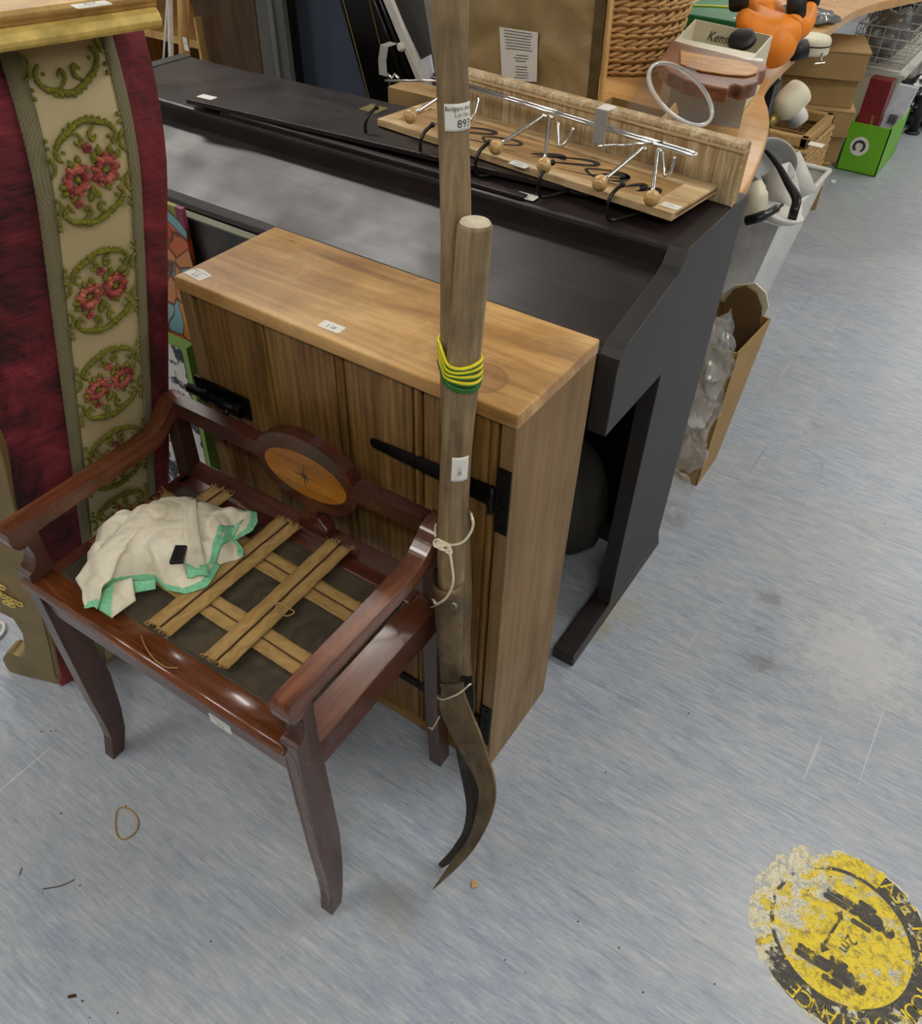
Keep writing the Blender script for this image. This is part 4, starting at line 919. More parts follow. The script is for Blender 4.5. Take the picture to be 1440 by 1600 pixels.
def bw_canvas():
    k = NT('white_and_navy_canvas'); f = k.noise(k.mapping(), 22, 4, .6, .5); k.color(k.ramp(f, [(.45, hexc('1d2436')), (.5, hexc('d9d9d6'))])); k.rough(.5); k.bump(f, .4, .003); return k.m
M['paint_c'] = bw_canvas(); M['greenedge'] = plain('green_canvas_edge', '7fa352', .6); M['canvas_edge'] = plain('canvas_edge', '9b8f74', .7)
M['greenboard'] = plain('olive_grey_board', '6f6d55', .5, 0, .08)
yp = .925
a0, a1 = on(287, 330, 1, yp), on(392, 372, 1, yp)
tB = thing('dark_painting', 'dark abstract canvas leaning on the piano front behind the cabinet', 'painting', (-1.08, yp, 0))
zT = .750; fR, fLf = on(377, 368, 2, zT), on(287, 336, 2, zT); yF = (fR.y+fLf.y)/2
mk('canvas', MB().box((-1.42, yF, .02), (-.80, .934, zT-.003)), 'paint_b', tB)
mk('canvas_edge', MB().box((-1.42, yF-.001, zT-.003), (-.80, .935, zT)), 'greenboard', tB)
b0 = on(296, 400, 1, .912)
tA = thing('bright_painting', 'bright orange, blue and plum abstract canvas beside the dark one', 'painting', (-1.2, .905, 0))
zt = on(275, 322, 1, .90).z
mk('canvas', MB().slab([V((-1.55, .885, .03)), V((on(300, 431, 1, .895).x+.004, .885, .03)), V((on(283, 327, 1, .902).x, .902, on(283, 327, 1, .902).z)), V((-1.55, .902, on(283, 327, 1, .902).z+.003))], (0, .009, 0)), 'paint_a', tA)
tC = thing('green_edged_canvas', 'white and navy canvas with bright green edges behind the stool arm', 'painting', (-1.10, .84, 0))
c0 = on(268, 540, 1, .855); c1_ = on(290, 545, 1, .855)
mk('canvas_edges', MB().slab([V((c1_.x-.40, .838, .02)), V((c1_.x+.005, .838, .02)), V((c1_.x, .856, c1_.z)), V((c1_.x-.40, .856, c1_.z))], (0, .022, 0)), 'greenedge', tC)
mk('painted_face', MB().slab([V((c1_.x-.40, .8365, .02)), V((c1_.x-.006, .8365, .02)), V((c1_.x-.016, .8545, c1_.z-.008)), V((c1_.x-.40, .8545, c1_.z-.008))], (0, .0012, 0)), 'paint_c', tC)

# ================================================================== WOODEN COAT RACK ON THE PIANO
ra = math.radians(-6.1); RX, RY = V((math.cos(ra), math.sin(ra), 0)), V((-math.sin(ra), math.cos(ra), 0)); RO = V((-.397, 1.180, 0))
def Rk(x, y, z): return RO+RX*x+RY*y+Z*z      # x runs negative to the left end
rt_ = thing('coat_rack', 'limed wooden coat rack with black hooks and a top shelf, laid on the piano', 'coat rack', Rk(-.3, .08, .84))
L_ = .618; z1 = .8605; z2 = .866
mk('back_board', MB().slab([Rk(-L_, .012, z1), Rk(0, .012, z1), Rk(0, .150, z1), Rk(-L_, .150, z1)], Z*.0045), 'lime', rt_)
for (x0, x1, y0, y1) in ((-L_, 0, 0, .024), (-L_, 0, .118, .150), (-L_, -L_+.03, .024, .118), (-.045, 0, .024, .118)):
    mk('frame_rail', MB().slab([Rk(x0, y0, z1-.004), Rk(x1, y0, z1-.004), Rk(x1, y1, z1-.004), Rk(x0, y1, z1-.004)], Z*.0125), 'lime_frame', rt_, bevel=.0012)
spr = [(.152, .8405), (.152, .925), (.149, .928), (.149, .932), (.153, .937), (.172, .938), (.174, .935), (.174, .8405)]
mk('shelf_board', MB().prism([Rk(-L_+.015, y, z) for y, z in spr], RX*(L_+.012)), 'lime_z', rt_, bevel=.0012)
mk('shelf_moulding', MB().tube([Rk(-L_+.012, .1505, .926), Rk(.029, .1505, .926), Rk(.029, .163, .926)], .0028, 6).tube([Rk(.028, .1515, .842), Rk(.028, .1515, .926)], .0028, 6), 'lime_frame', rt_)
# flourished black lettering on the panel
t = MB()
def brush(pts, w): 
    P = catmull([(p[0], p[1], 0) for p in pts], 8); rr = []
    for i, p in enumerate(P):
        k = i/(len(P)-1); d = (P[min(i+1, len(P)-1)]-P[max(i-1, 0)]).normalized(); n_ = V((-d.y, d.x, 0))*w*(.15+math.sin(k*math.pi))
        rr.append([Rk(p.x+n_.x, p.y+n_.y, .8654), Rk(p.x-n_.x, p.y-n_.y, .8654)])
    t.grid(rr)
for x0 in (-.52, -.30):
    brush([(x0-.01, .06), (x0+.03, .085), (x0+.05, .075)], .009)
    brush([(x0, .05), (x0+.05, .09), (x0+.09, .105), (x0+.10, .09), (x0+.05, .06), (x0+.02, .04)], .005)
    brush([(x0+.06, .04), (x0+.12, .05), (x0+.17, .08), (x0+.15, .095), (x0+.10, .07), (x0+.14, .045), (x0+.19, .05)], .0032)
brush([(-.18, .05), (-.155, .08), (-.135, .085), (-.13, .065), (-.15, .05)], .007)
brush([(-.115, .045), (-.095, .075), (-.085, .05)], .0065); brush([(-.09, .045), (-.07, .075), (-.055, .045)], .0065)
mk('painted_script', t, 'ink', rt_, fix=False)
for hx in (-.605, -.47, -.345, -.215, -.085):
    P = [Rk(hx+.04, .035, .8535), Rk(hx+.02, .0, .848), Rk(hx+.004, -.028, .8435), Rk(hx-.003, -.038, .849), Rk(hx-.006, -.038, .868), Rk(hx-.005, -.028, .884), Rk(hx+.001, -.014, .894)]
    hk = mk('hook', MB().tube(catmull([tuple(p) for p in P], 5), .0031, 8), 'blackwire', rt_, smooth=True)
    mk('hook_tip', MB().ico(P[-1], .0048, 2), 'blackwire', hk, smooth=True)
sticker(rt_, fl(812, 257, .869)+Z*.0001, RX, RY, .036, .021, lot('613'))
sticker(rt_, fl(1048, 322, .869)+Z*.0001, RX, RY, .030, .018, [('613', .006, 0, -.002)])

# ================================================================== CHROME OVER-DOOR HANGER
ht = thing('over_door_hanger', 'chrome over-door hook rail with wooden ball ends resting on the coat rack', 'hook rail', fl(855, 200, .87))
BZ = .925
BL, BR_ = fl(722, 132, BZ), fl(1082, 241, BZ); d_ = (BR_-BL).normalized(); nb = V((-d_.y, d_.x, 0))
BL = BR_-d_*((BR_-BL).length*1.14)
for off in (-.006, .006):
    mk('rail', MB().tube([BL+nb*off, BR_+nb*off], .0028, 8), 'chrome', ht, smooth=True)
mk('rail_end', MB().tube(arc(BR_, .006, -math.pi/2, math.pi/2, 8, d_, nb), .0028, 8), 'chrome', ht, smooth=True)
BZs = .886
for (jx, jy, bx, by) in ((722, 128, 641, 182), (722, 128, 705, 215), (848, 181, 775, 230), (858, 183, 850, 258), (1003, 232, 937, 286), (1027, 235, 1018, 310)):
    j = fl(jx, jy, BZ-.004); b = fl(bx, by, BZs+.003)
    pg = mk('peg', MB().tube(catmull([tuple(j+d_*.008), tuple(j), tuple(j.lerp(b, .1)), tuple(b)], 4), .0032, 8), 'chrome', ht, smooth=True)
    mk('ball_end', MB().ico(b, .0125, 3), 'ball', pg, smooth=True)
for (u0, v0, u1, v1, ub, vb) in ((728, 150, 748, 152, 732, 188), (872, 192, 896, 200, 874, 228), (1035, 237, 1054, 245, 1038, 274)):
    a_, b_, c_ = fl(u0, v0, BZ-.004), fl(u1, v1, BZ-.004), fl(ub, vb, .892)
    mk('small_hook', MB().tube(catmull([tuple(a_), tuple(a_.lerp(c_, .7)), tuple(c_), tuple(c_.lerp(b_, .25)+RX*.006), tuple(b_)], 5), .0027, 8), 'chrome', ht, smooth=True)
def bracket(pts, w, wd=V((1, -.2, 0))):
    wd = wd.normalized()*w/2; rows = [[p-wd, p+wd] for p in pts]; return MB().sheet(rows, V((0, .0012, .0006)))
p0 = fl(945, 226, BZ+.002); 
P = [fl(960, 232, BZ), fl(938, 226, BZ+.004), fl(934, 222, BZ+.006)]; tp_ = atd(940, 172, (P[2]-CP).length/ray(934, 222).length*.985)
mk('door_bracket', bracket([P[2]-Z*.002, tp_, tp_+RY*.024+Z*.001], .022, RX), 'brushed', ht)
mk('bracket_arm', MB().tube([fl(934, 229, BZ), fl(1040, 222, BZ+.002)], .0022, 8), 'chrome', ht, smooth=True)
q0 = fl(598, 118, .915); q1 = atd(600, 72, (q0-CP).length/ray(598, 118).length*.985)
mk('door_bracket', bracket([q0, q0.lerp(q1, .5)-RX*.004, q1, q1+RY*.025+Z*.001], .020, RX), 'brushed', ht)
mk('bracket_arm', MB().tube([fl(601, 126, .915), fl(680, 126, .92), fl(722, 131, BZ)], .0022, 8).tube([fl(606, 116, .92), fl(612, 122, .92), fl(616, 116, .92), fl(622, 122, .92)], .003, 6), 'chrome', ht, smooth=True)

# ================================================================== BOARDS LEANING BEHIND THE PIANO
def board(name, label, cat, left, right, y, z0, ztop, th, mat, slant=0.0, group=None, **kw):
    (l0, l1), (r0, r1) = left, right
    def xz(pair, z):
        a_, b_ = on(*pair[0], 1, y), on(*pair[1], 1, y); t = (z-a_.z)/(b_.z-a_.z); return a_.x+(b_.x-a_.x)*t
    q = [V((xz(left, z0), y-slant, z0)), V((xz(right, z0), y-slant, z0)), V((xz(right, ztop), y, ztop)), V((xz(left, ztop), y, ztop))]
    return single(name, MB().slab(q, (0, th, 0)), mat, label, cat, group, bevel=.001, **kw), q
board('brown_door_panel', 'brown wood-grain board leaning behind the left of the piano', 'board', ((300, 0), (312, 83)), ((397, 0), (410, 110)), 1.60, 0, 1.25, .018, 'oakdoor')
_, q = board('grey_frame_board', 'grey framed board between the brown board and blue screen', 'board', ((398, 0), (411, 110)), ((440, 0), (455, 122)), 1.585, 0, 1.25, .03, 'greyframe')
board('grey_rail', 'narrow raised grey strip down the grey board', 'strip', ((416, 0), (430, 112)), ((423, 0), (437, 115)), 1.578, 0, 1.25, .007, 'greyboard')
board('black_edge_board', 'thin black-edged upright board left of the blue screen', 'board', ((442, 0), (457, 118)), ((452, 0), (466, 122)), 1.60, 0, 1.25, .02, 'blackgloss')
board('blue_office_screen', 'slate blue fabric office screen standing behind the piano', 'screen', ((454, 0), (467, 122)), ((560, 0), (610, 150)), 1.66, 0, 1.4, .04, 'bluescreen')
_, q = board('lacquered_board', 'tall black lacquered panel with fine gold lines, leaning left', 'panel', ((530, 0), (573, 150)), ((600, 0), (652, 112)), 1.60, 0.0, 1.3, .03, 'blackgloss')
bp_ = bpy.data.objects['lacquered_board']
for (a_, b_) in (((536, 0), (577, 155)), ((577, 0), (613, 150))):
    p, r = on(*a_, 1, 1.5985), on(*b_, 1, 1.5985); k = (r-p); mk('gold_line', MB().tube([p-k*.8, r+k*.2], .0013, 5), 'brass', bp_)
for du in (0, 9, 17):
    p, r = on(585+du, 0, 1, 1.5975), on(628+du*1.4, 118, 1, 1.5975); k = (r-p); mk('black_reed', MB().tube([p-k*.6, r+k*.5], .0045, 8), 'blackgloss', bp_, smooth=True)
p, r = on(604, 0, 1, 1.545), on(656, 126, 1, 1.545); k = (r-p); wv = V((.011, 0, 0)); 
sb = thing('white_strut', 'white metal strut with a round pivot, sloping past the black panel', 'strut', r+k*1.2)
mk('bar', MB().slab([p-k*.8-wv, p-k*.8+wv, r+k*3.2+wv, r+k*3.2-wv], (0, .012, 0)), 'whitepaint', sb, bevel=.001)
mk('rib', MB().slab([on(636, 75, 1, 1.543)-wv*.15, on(636, 75, 1, 1.543)+wv*.35, on(660, 126, 1, 1.543)+wv*.35, on(660, 126, 1, 1.543)-wv*.15], (0, -.004, 0)), 'whitepaint', sb)
mk('pivot', MB().lathe([(.009, 0), (.009, .006), (.006, .010)], on(628, 73, 1, 1.545), V((0, -1, 0)), 18), 'white', sb, smooth=True, bevel=.001)
board('grey_board', 'plain grey board standing behind the white strut', 'board', ((600, 0), (640, 110)), ((662, 0), (680, 110)), 1.70, 0, 1.35, .02, 'greyboard')
g = fl(664, 112, .84); single('small_picture', MB().slab([on(651, 97, 1, 1.46), on(668, 128, 1, 1.46), on(676, 114, 1, 1.46), on(671, 86, 1, 1.46)], (0, .006, 0)), 'bluewhite', 'small white glazed frame tipped behind the coat rack', 'frame')
q0, q1 = on(615, 132, 1, 1.435), on(612, 165, 1, 1.435)
bxo = single('small_carton', MB().hexa([V((q0.x, 1.415, .72)), V((q0.x+.13, 1.415, .72)), V((q0.x+.13, 1.48, .72)), V((q0.x, 1.48, .72))], [V((q0.x, 1.415, q0.z)), V((q0.x+.13, 1.415, q0.z)), V((q0.x+.13, 1.48, q0.z)), V((q0.x, 1.48, q0.z))]), 'card', 'small open cardboard carton just behind the coat rack left end', 'carton')
# shelves and poles, far left behind the piano
for (u0, u1, wd, mat, nm, lb, cat) in ((265, 267, .014, 'whitepaint', 'white_pole', 'thick white metal pole beyond the piano left end', 'pole'), (261, 256, .005, 'whitepaint', 'thin_pole', 'thin white rod just left of the thick white pole', 'pole'), (286, 288, .029, 'ply', 'wooden_post', 'honey-coloured wooden post with a white label, beyond the piano', 'post')):
    p, r = on(u0, 0, 1, 1.62), on(u1, 80, 1, 1.62); k = (r-p)/(r.z-p.z); single(nm, MB().tube([p+k*(.004-p.z), p+k*(1.3-p.z)], wd/2, 20), mat, lb, cat, smooth=True)
pp = on(287, 60, 1, 1.62); sticker(bpy.data.objects['wooden_post'], on(290, 69, 1, 1.6045), X, Z, .016, .032, [('1417', .006, 0, 0)], label='white label')
bpy.data.objects['wooden_post'].children[0]
single('leaning_batten', MB().slab([V((on(303, 83, 1, 1.57).x, 1.57, 0)), V((on(318, 83, 1, 1.57).x, 1.57, 0)), on(304, 28, 1, 1.57), on(302, 28, 1, 1.57)], (0, .02, 0)), 'ply', 'pale pine batten tapering up beside the brown board', 'batten')
sh = thing('storage_shelf', 'pale wooden shelf unit in the far left background', 'shelf', (-2.5, 2.3, 0))
for z in (.30, .60, .88): mk('shelf_board', MB().box((-3.2, 2.1, z), (-2.0, 2.5, z+.025)), 'ply', sh)
mk('back_panel', MB().box((-3.2, 2.5, 0), (-2.0, 2.52, 1.2)), 'card_d', sh)
for x in (-3.2, -2.03): mk('upright', MB().box((x, 2.1, 0), (x+.03, 2.5, 1.2)), 'ply', sh)
# kraft-backed picture
kt = thing('kraft_backed_picture', 'large picture seen from its brown paper back, standing behind the coat rack', 'picture', (-.95, 1.67, .72))
yk = 1.66; e0, e1 = on(958, 0, 1, yk), on(943, 150, 1, yk)
def ke(z): return e1.x+(e0.x-e1.x)*(z-e1.z)/(e0.z-e1.z)
rows = []
for i in range(41):
    z = .722+.62*i/40; r = []
    for j in range(41):
        x = -1.10+(ke(z)-.012+1.10)*j/40; cr = abs(noise.noise(V((x*7+z*3, z*8-x*2, 1.3)))); c2_ = abs(noise.noise(V((x*14-z*5, z*13, 7.1)))); r.append(V((x, yk-.004+.016*min(cr, .25)/.25*.6+.005*min(c2_, .2)/.2-.009, z)))
    rows.append(r)
mk('backing_paper', MB().sheet(rows, (0, .006, 0)), 'kraft', kt, smooth=True)
mk('frame_edge', MB().slab([V((ke(.722)-.006, yk-.012, .722)), V((ke(.722), yk-.012, .722)), V((ke(1.34), yk-.012, 1.34)), V((ke(1.34)-.006, yk-.012, 1.34))], (0, .016, 0)), 'ply', kt)
mk('tape_strip', MB().slab([V((ke(.722)-.032, yk-.0125, .722)), V((ke(.722)-.008, yk-.0125, .722)), V((ke(1.34)-.008, yk-.0125, 1.34)), V((ke(1.34)-.032, yk-.0125, 1.34))], (0, .0015, 0)), 'kraft_tape', kt)
pa, pb_, pc, pd = [on(u, v, 1, yk-.0115) for u, v in ((784, 125), (838, 128), (840, 51), (780, 42))]
pl = mk('printed_notice', MB().slab([pa, pb_, pc, pd], (0, .0006, 0)), 'paper', kt)
t = MB()
for i in range(17):
    if i in (7, 11): continue
    f0 = .1 if i < 7 else .35; f1 = .9 if i < 7 else .8; k = (i+1)/18
    a_, b_ = pd.lerp(pa, k), pc.lerp(pb_, k); u0, u1 = a_.lerp(b_, f0+.08*random.random()), a_.lerp(b_, f1-.1*random.random()); t.prism([u0+V((0, -.0004, 0)), u1+V((0, -.0004, 0)), u1+V((0, -.0004, .0018)), u0+V((0, -.0004, .0018))], (0, .0002, 0))
mk('print_lines', t, 'greyink', pl)

# ================================================================== WAVY BEECH DESKS
def desk(name, label, edge, back, z, th):
    P = catmull([(p[0], p[1], 0) for p in edge], 8); poly = [V((p.x, p.y, z-th)) for p in P]+[V((x, y, z-th)) for x, y in back]
    t_ = thing(name, label, 'desk', (P[0].x-.3, P[0].y+.3, 0)); mk('desktop', MB().prism(poly, Z*th), 'beech', t_, bevel=.004, seg=3); return t_
ed = [(-.50, 1.44), (-.462, 1.58), (-.444, 1.73), (-.462, 1.86), (-.50, 2.04), (-.535, 2.17), (-.577, 2.286), (-.625, 2.40), (-.655, 2.55), (-.668, 2.70), (-.678, 2.86)]
d1 = desk('wavy_desk', 'beech desk with wavy front edge, cluttered, just behind the piano', ed, [(-1.7, 2.9), (-1.7, 1.76), (-1.105, 1.76), (-1.105, 1.44)], .72, .025)
lp = on(1255, 95, 2, .69)
mk('side_panel', MB().box((-.90, 2.81, .02), (-.70, 2.83, .695)), 'greyplastic', d1)
lg = mk('leg', MB().box((-.745, 2.72, .0), (-.685, 2.80, .66)), 'darkgrey', d1, bevel=.002)
mk('leg_groove', MB().box((-.725, 2.7185, .01), (-.712, 2.7205, .65)).box((-.6855, 2.745, .01), (-.6845, 2.765, .65)), 'darkgrey2', lg)
mk('leg', MB().box((-1.66, 1.80, 0), (-1.60, 1.86, .695)), 'darkgrey', d1)
mk('leg', MB().box((-1.66, 2.80, 0), (-1.60, 2.86, .695)), 'darkgrey', d1)
mk('leg', MB().box((-.62, 1.62, 0), (-.57, 1.67, .695)), 'darkgrey', d1)
ed2 = [fl(u, v, .74) for u, v in [(1245, 46), (1268, 49), (1285, 50), (1296, 45), (1312, 31), (1335, 17), (1365, 6), (1400, -2), (1450, -12), (1520, -22)]]
d2 = desk('far_wavy_desk', 'second beech desk with curved edge at the top right', [(p.x, p.y) for p in ed2], [(ed2[-1].x-.2, 5.6), (-1.7, 5.6), (-1.7, ed2[0].y)], .74, .030)
lp = fl(1424, 208, 0)
mk('leg', MB().tube([V((lp.x, lp.y, .012)), V((lp.x, lp.y, .71))], .022, 16), 'darkgrey', d2, smooth=True)
mk('leg_foot', MB().lathe([(.036, 0), (.036, .008), (.012, .014), (.010, .03)], (lp.x, lp.y, 0), Z, 20), 'black', d2, smooth=True)
mk('leg', MB().box((-1.66, 5.4, 0), (-1.60, 5.46, .71)), 'darkgrey', d2); mk('leg', MB().box((-1.66, 3.4, 0), (-1.60, 3.46, .71)), 'darkgrey', d2)

# ---- wicker basket
wc = V((-1.075, 2.43, .7205)); wt = thing('wicker_basket', 'round light wicker basket on the desk behind the paper-backed picture', 'basket', wc)
def wr(z): return .150+.16*z
NSt = 30; stk = MB()
for k in range(NSt):
    a2 = 2*math.pi*k/NSt; stk.tube([wc+V((wr(z)*math.cos(a2), wr(z)*math.sin(a2), z)) for z in (0.002, .1, .2, .3, .40)], .0035, 5)
mk('stakes', stk, 'wick_d', wt, smooth=True)
nrow = 26
for i in range(nrow):
    mb = MB()
    for ph in (0, 1):
        P = []
        for k in range(NSt*4):
            a2 = 2*math.pi*k/(NSt*4); z = .008+i*.0155+.005*math.sin(a2*NSt/2+ph*math.pi); r = wr(z)+.0065*math.sin(a2*NSt/2*1.0+ph*math.pi+(i % 2)*math.pi/2)
            P.append(wc+V((r*math.cos(a2), r*math.sin(a2), z+(i % 3)*.0006)))
        mb.tube(P, .0048, 5, closed=True)
    mk('woven_row', mb, 'wick', wt, smooth=True)
mk('base', MB().lathe([(.148, 0), (.148, .006)], wc, Z, 32), 'wick_d', wt)

# ---- acrylic container
dn = (CP-atd(1062, 148, 1.5)).normalized(); im = (CR*.63+CU*.77); im = (im-dn*im.dot(dn)).normalized(); nrm = (dn*math.cos(math.radians(62))+im*math.sin(math.radians(62))).normalized()
ac = atd(1063, 147, 1.50); rad = 60*1.50/F
at_ = thing('acrylic_dispenser', 'clear acrylic tub with a wide round mouth tipped on the desk', 'container', ac-nrm*.12)
mk('body', MB().lathe([(rad, 0), (rad*.97, -.04), (rad*.9, -.10), (rad*.6, -.13), (.002, -.135)], ac, nrm, 40, cap=False), 'acrylic', at_, smooth=True)
mk('rim', MB().lathe([(rad*1.0, -.004), (rad*1.06, -.002), (rad*1.06, .003), (rad*.98, .004)], ac, nrm, 48, cap=False), 'rim', at_, smooth=True)
mk('lid_flap', MB().slab([atd(1060, 118, 1.55), atd(1086, 120, 1.55), atd(1087, 95, 1.55), atd(1058, 112, 1.55)], nrm*.003), 'acrylic', at_)
# ---- carved wooden piece on a carton
zc2 = .852
oc = [(1050, 62), (1085, 72), (1120, 80), (1152, 88), (1180, 96), (1192, 98), (1199, 103), (1196, 110), (1188, 112), (1186, 120), (1184, 128), (1175, 132), (1160, 135), (1148, 131), (1142, 133), (1138, 139), (1125, 137), (1098, 131), (1070, 124), (1045, 112), (1030, 95)]
ca_ = thing('carved_wooden_top', 'dark carved wooden top with scalloped ends and honey heartwood', 'carved wood', fl(1110, 110, .72))
pc_ = [fl(u, v, zc2) for u, v in oc]; cen = sum(pc_, V((0, 0, 0)))/len(pc_)
mk('scalloped_slab', MB().prism([p-Z*.030 for p in pc_], Z*.030), 'carved', ca_, bevel=.004)
ih = [fl(u, v, zc2+.001) for u, v in [(1062, 80), (1100, 88), (1140, 94), (1170, 101), (1184, 108), (1182, 116), (1165, 121), (1130, 118), (1095, 113), (1062, 102)]]
mk('heartwood_panel', MB().prism(ih, Z*.004), 'carved_light', ca_, bevel=.003)
sticker(ca_, fl(1178, 93, zc2)+Z*.0002, (1, .3, 0), (-.3, 1, 0), .040, .022, [('622', .008, 0, -.004)])
bs = [fl(u, v, zc2-.031) for u, v in [(1060, 78), (1178, 104), (1172, 130), (1052, 112)]]
mk('grey_base', MB().hexa([V((p.x, p.y, .7205)) for p in bs], [V((p.x, p.y, zc2-.031)) for p in bs]), 'greyplastic', ca_)
cb0, cb1 = fl(1090, 185, .722), fl(1152, 200, .722)
cx0 = [fl(1075, 165, .721), fl(1146, 203, .721), fl(1160, 150, .721), fl(1100, 135, .721)]
ob = thing('open_carton', 'open cardboard carton on the desk below the carved top', 'carton', cx0[0])
pA, pB, pC, pD = V((-.83, 1.72, .7205)), V((-.66, 1.70, .7205)), V((-.66, 1.86, .7205)), V((-.83, 1.88, .7205))
for a_, b_ in ((pA, pB), (pB, pC), (pC, pD), (pD, pA)):
    n_ = (b_-a_).cross(Z).normalized()*.003; mk('side', MB().slab([a_, b_, b_+Z*.075, a_+Z*.075], -n_), 'card', ob)
mk('base', MB().prism([pA, pB, pC, pD], Z*.003), 'card_d', ob)
mk('flap', MB().slab([pB+Z*.0755, pC+Z*.0755, pC+V((.0, -.03, .105)), pB+V((.02, .02, .095))], V((.002, 0, 0))), 'card_l', ob)

# ---- cream box of oddments, green tin, orange piece
def walls_box(t_, c4, z0, z1, th, mat, base=True):
    for i in range(4):
        a_, b_ = c4[i], c4[(i+1) % 4]; n_ = (b_-a_).cross(Z).normalized()*th
        mk('side', MB().slab([V((a_.x, a_.y, z0)), V((b_.x, b_.y, z0)), V((b_.x, b_.y, z1)), V((a_.x, a_.y, z1))], -n_), mat, t_)
    if base: mk('base', MB().prism([V((p.x, p.y, z0)) for p in c4], Z*.003), mat, t_)
zz = .85; c4 = [fl(1045, 72, zz), fl(1172, 96, zz), fl(1207, 56, zz), fl(1086, 30, zz)]
cbx = thing('cream_box', 'open cream box with black script lettering, full of oddments', 'box', V((c4[0].x, c4[0].y, .72)))
walls_box(cbx, c4, .7205, zz, .004, 'cream')
mid = [c4[0].lerp(c4[3], .45), c4[1].lerp(c4[2], .45)]
mk('divider', MB().slab([V((mid[0].x, mid[0].y, .73)), V((mid[1].x, mid[1].y, .73)), V((mid[1].x, mid[1].y, zz-.012)), V((mid[0].x, mid[0].y, zz-.012))], (0, .003, 0)), 'cream', cbx)
mk('folded_card', MB().slab([c4[0].lerp(c4[1], .05).lerp(c4[3], .06)-Z*.02, c4[0].lerp(c4[1], .93).lerp(c4[2], .06)-Z*.02, mid[1]-Z*.012, mid[0]-Z*.012], (0, 0, -.004)), 'cream', cbx)
t = MB(); bx, by = (c4[2]-c4[3]).normalized(), Z; bcn = c4[3].lerp(c4[2], .34)-V((0, .008, 0))
put_text(t, 'Kens', .034, lambda x, y: bcn+bx*(x*.9+y*.35)+Z*(y-.040)); pass
mk('script_lettering', t, 'ink', cbx, fix=False)
dsk = c4[3].lerp(c4[2], .72)+V((0, -.055, -.012)); single('plastic_dome', MB().lathe([(.036, 0), (.033, .008), (.022, .013), (.002, .015)], dsk, V((0, -.5, .8)), 30), 'black', 'black domed plastic lid in the cream box', 'lid', smooth=True)
g0 = [fl(1082, 62, .721), fl(1150, 62, .721), fl(1165, 20, .721), fl(1095, 18, .721)]
ga, gb_ = fl(1082, 26, .82), fl(1148, 40, .82)
gtn = thing('green_tin', 'dark green tin with a curved yellow line, behind the wicker basket', 'tin', V((ga.x, ga.y, .72)))
mk('body', MB().box((ga.x-.06, ga.y, .7205), (gb_.x+.01, ga.y+.28, .825)), 'greentin', gtn, bevel=.004)
mk('yellow_line', MB().tube([V((ga.x-.04+.28*k/12, ga.y+.10+.06*math.sin(k/12*3.1), .8275)) for k in range(13)], .003, 6), 'yellowline', gtn, smooth=True)
sticker(gtn, V((gb_.x-.01, ga.y+.035, .8256)), X, Y, .035, .022, (), label='small white sticker')
# orange foam piece: one continuous skinned body with black ends
def skin(name, verts, edges, radii, mat, parent=None, sub=2):
    me = bpy.data.meshes.new(name); me.from_pydata([tuple(v) for v in verts], edges, []); o = bpy.data.objects.new(name, me); COL.objects.link(o)
    sk_ = o.modifiers.new('skin', 'SKIN'); sk_.use_smooth_shade = True
    for i, r in enumerate(radii): me.skin_vertices[0].data[i].radius = (r, r); me.skin_vertices[0].data[i].use_root = (i == 0)
    s_ = o.modifiers.new('sub', 'SUBSURF'); s_.levels = sub; s_.render_levels = sub; me.materials.append(M[mat])
    if parent: o.parent = parent; o.location = -V(parent.location)
    return o
D0 = 2.25
oc_ = [atd(1208, 62, D0), atd(1200, 95, D0), atd(1192, 30, D0+.02), atd(1158, 22, D0-.04), atd(1235, 40, D0-.05), atd(1182, -8, D0+.10), atd(1262, 20, D0+.05)]
ot = thing('orange_foam_toy', 'bulbous orange foam object with black-tipped limbs on the desk edge', 'foam toy', V((oc_[1].x, oc_[1].y, .72)))
mk('body', MB().ico(atd(1208, 70, D0), .062, 3, (1, 1, .95)).ico(atd(1196, 28, D0+.06), .050, 3), 'orange', ot, smooth=True)
skin('limbs', [atd(1205, 60, D0), atd(1170, 45, D0-.02), atd(1154, 15, D0-.04), atd(1240, 42, D0-.03), atd(1243, 24, D0-.03), atd(1255, 40, D0+.02), atd(1266, 8, D0+.04), atd(1190, 95, D0), atd(1178, 5, D0+.08), atd(1172, -25, D0+.08)],
     [(0, 1), (1, 2), (0, 3), (3, 4), (0, 5), (5, 6), (0, 7), (0, 8), (8, 9)], [.055, .034, .024, .036, .026, .034, .024, .045, .026, .022], 'orange', ot)
for (a_, b_) in (((154+1000, 10), (1153, -20)), ((1243, 24), (1246, -20)), ((1266, 6), (1270, -20))):
    dd = D0-.04 if a_[0] < 1200 else (D0-.03 if a_[0] < 1250 else D0+.04)
    mk('black_tip', MB().tube([atd(*a_, dd), atd(*b_, dd)], .026 if a_[0] < 1260 else .024, 20), 'black', ot, smooth=True)
cc_ = fl(1262, 84, .745); 
pt_ = thing('cream_flask', 'cream capped black flask lying over the desk corner', 'flask', V((cc_.x, cc_.y, .72)))
mk('black_barrel', MB().tube([atd(1232, 82, 2.42), atd(1258, 76, 2.42)], .026, 20), 'black', pt_, smooth=True)
mk('cream_cap', MB().lathe([(.045, -.02), (.052, -.015), (.052, .02), (.046, .028), (.02, .031)], atd(1268, 72, 2.45), Z, 28), 'cream', pt_, smooth=True, bevel=.002)
mk('seal_ring', MB().lathe([(.053, .006), (.0535, .008), (.053, .010)], atd(1268, 72, 2.45), Z, 28, cap=False), 'black', pt_)
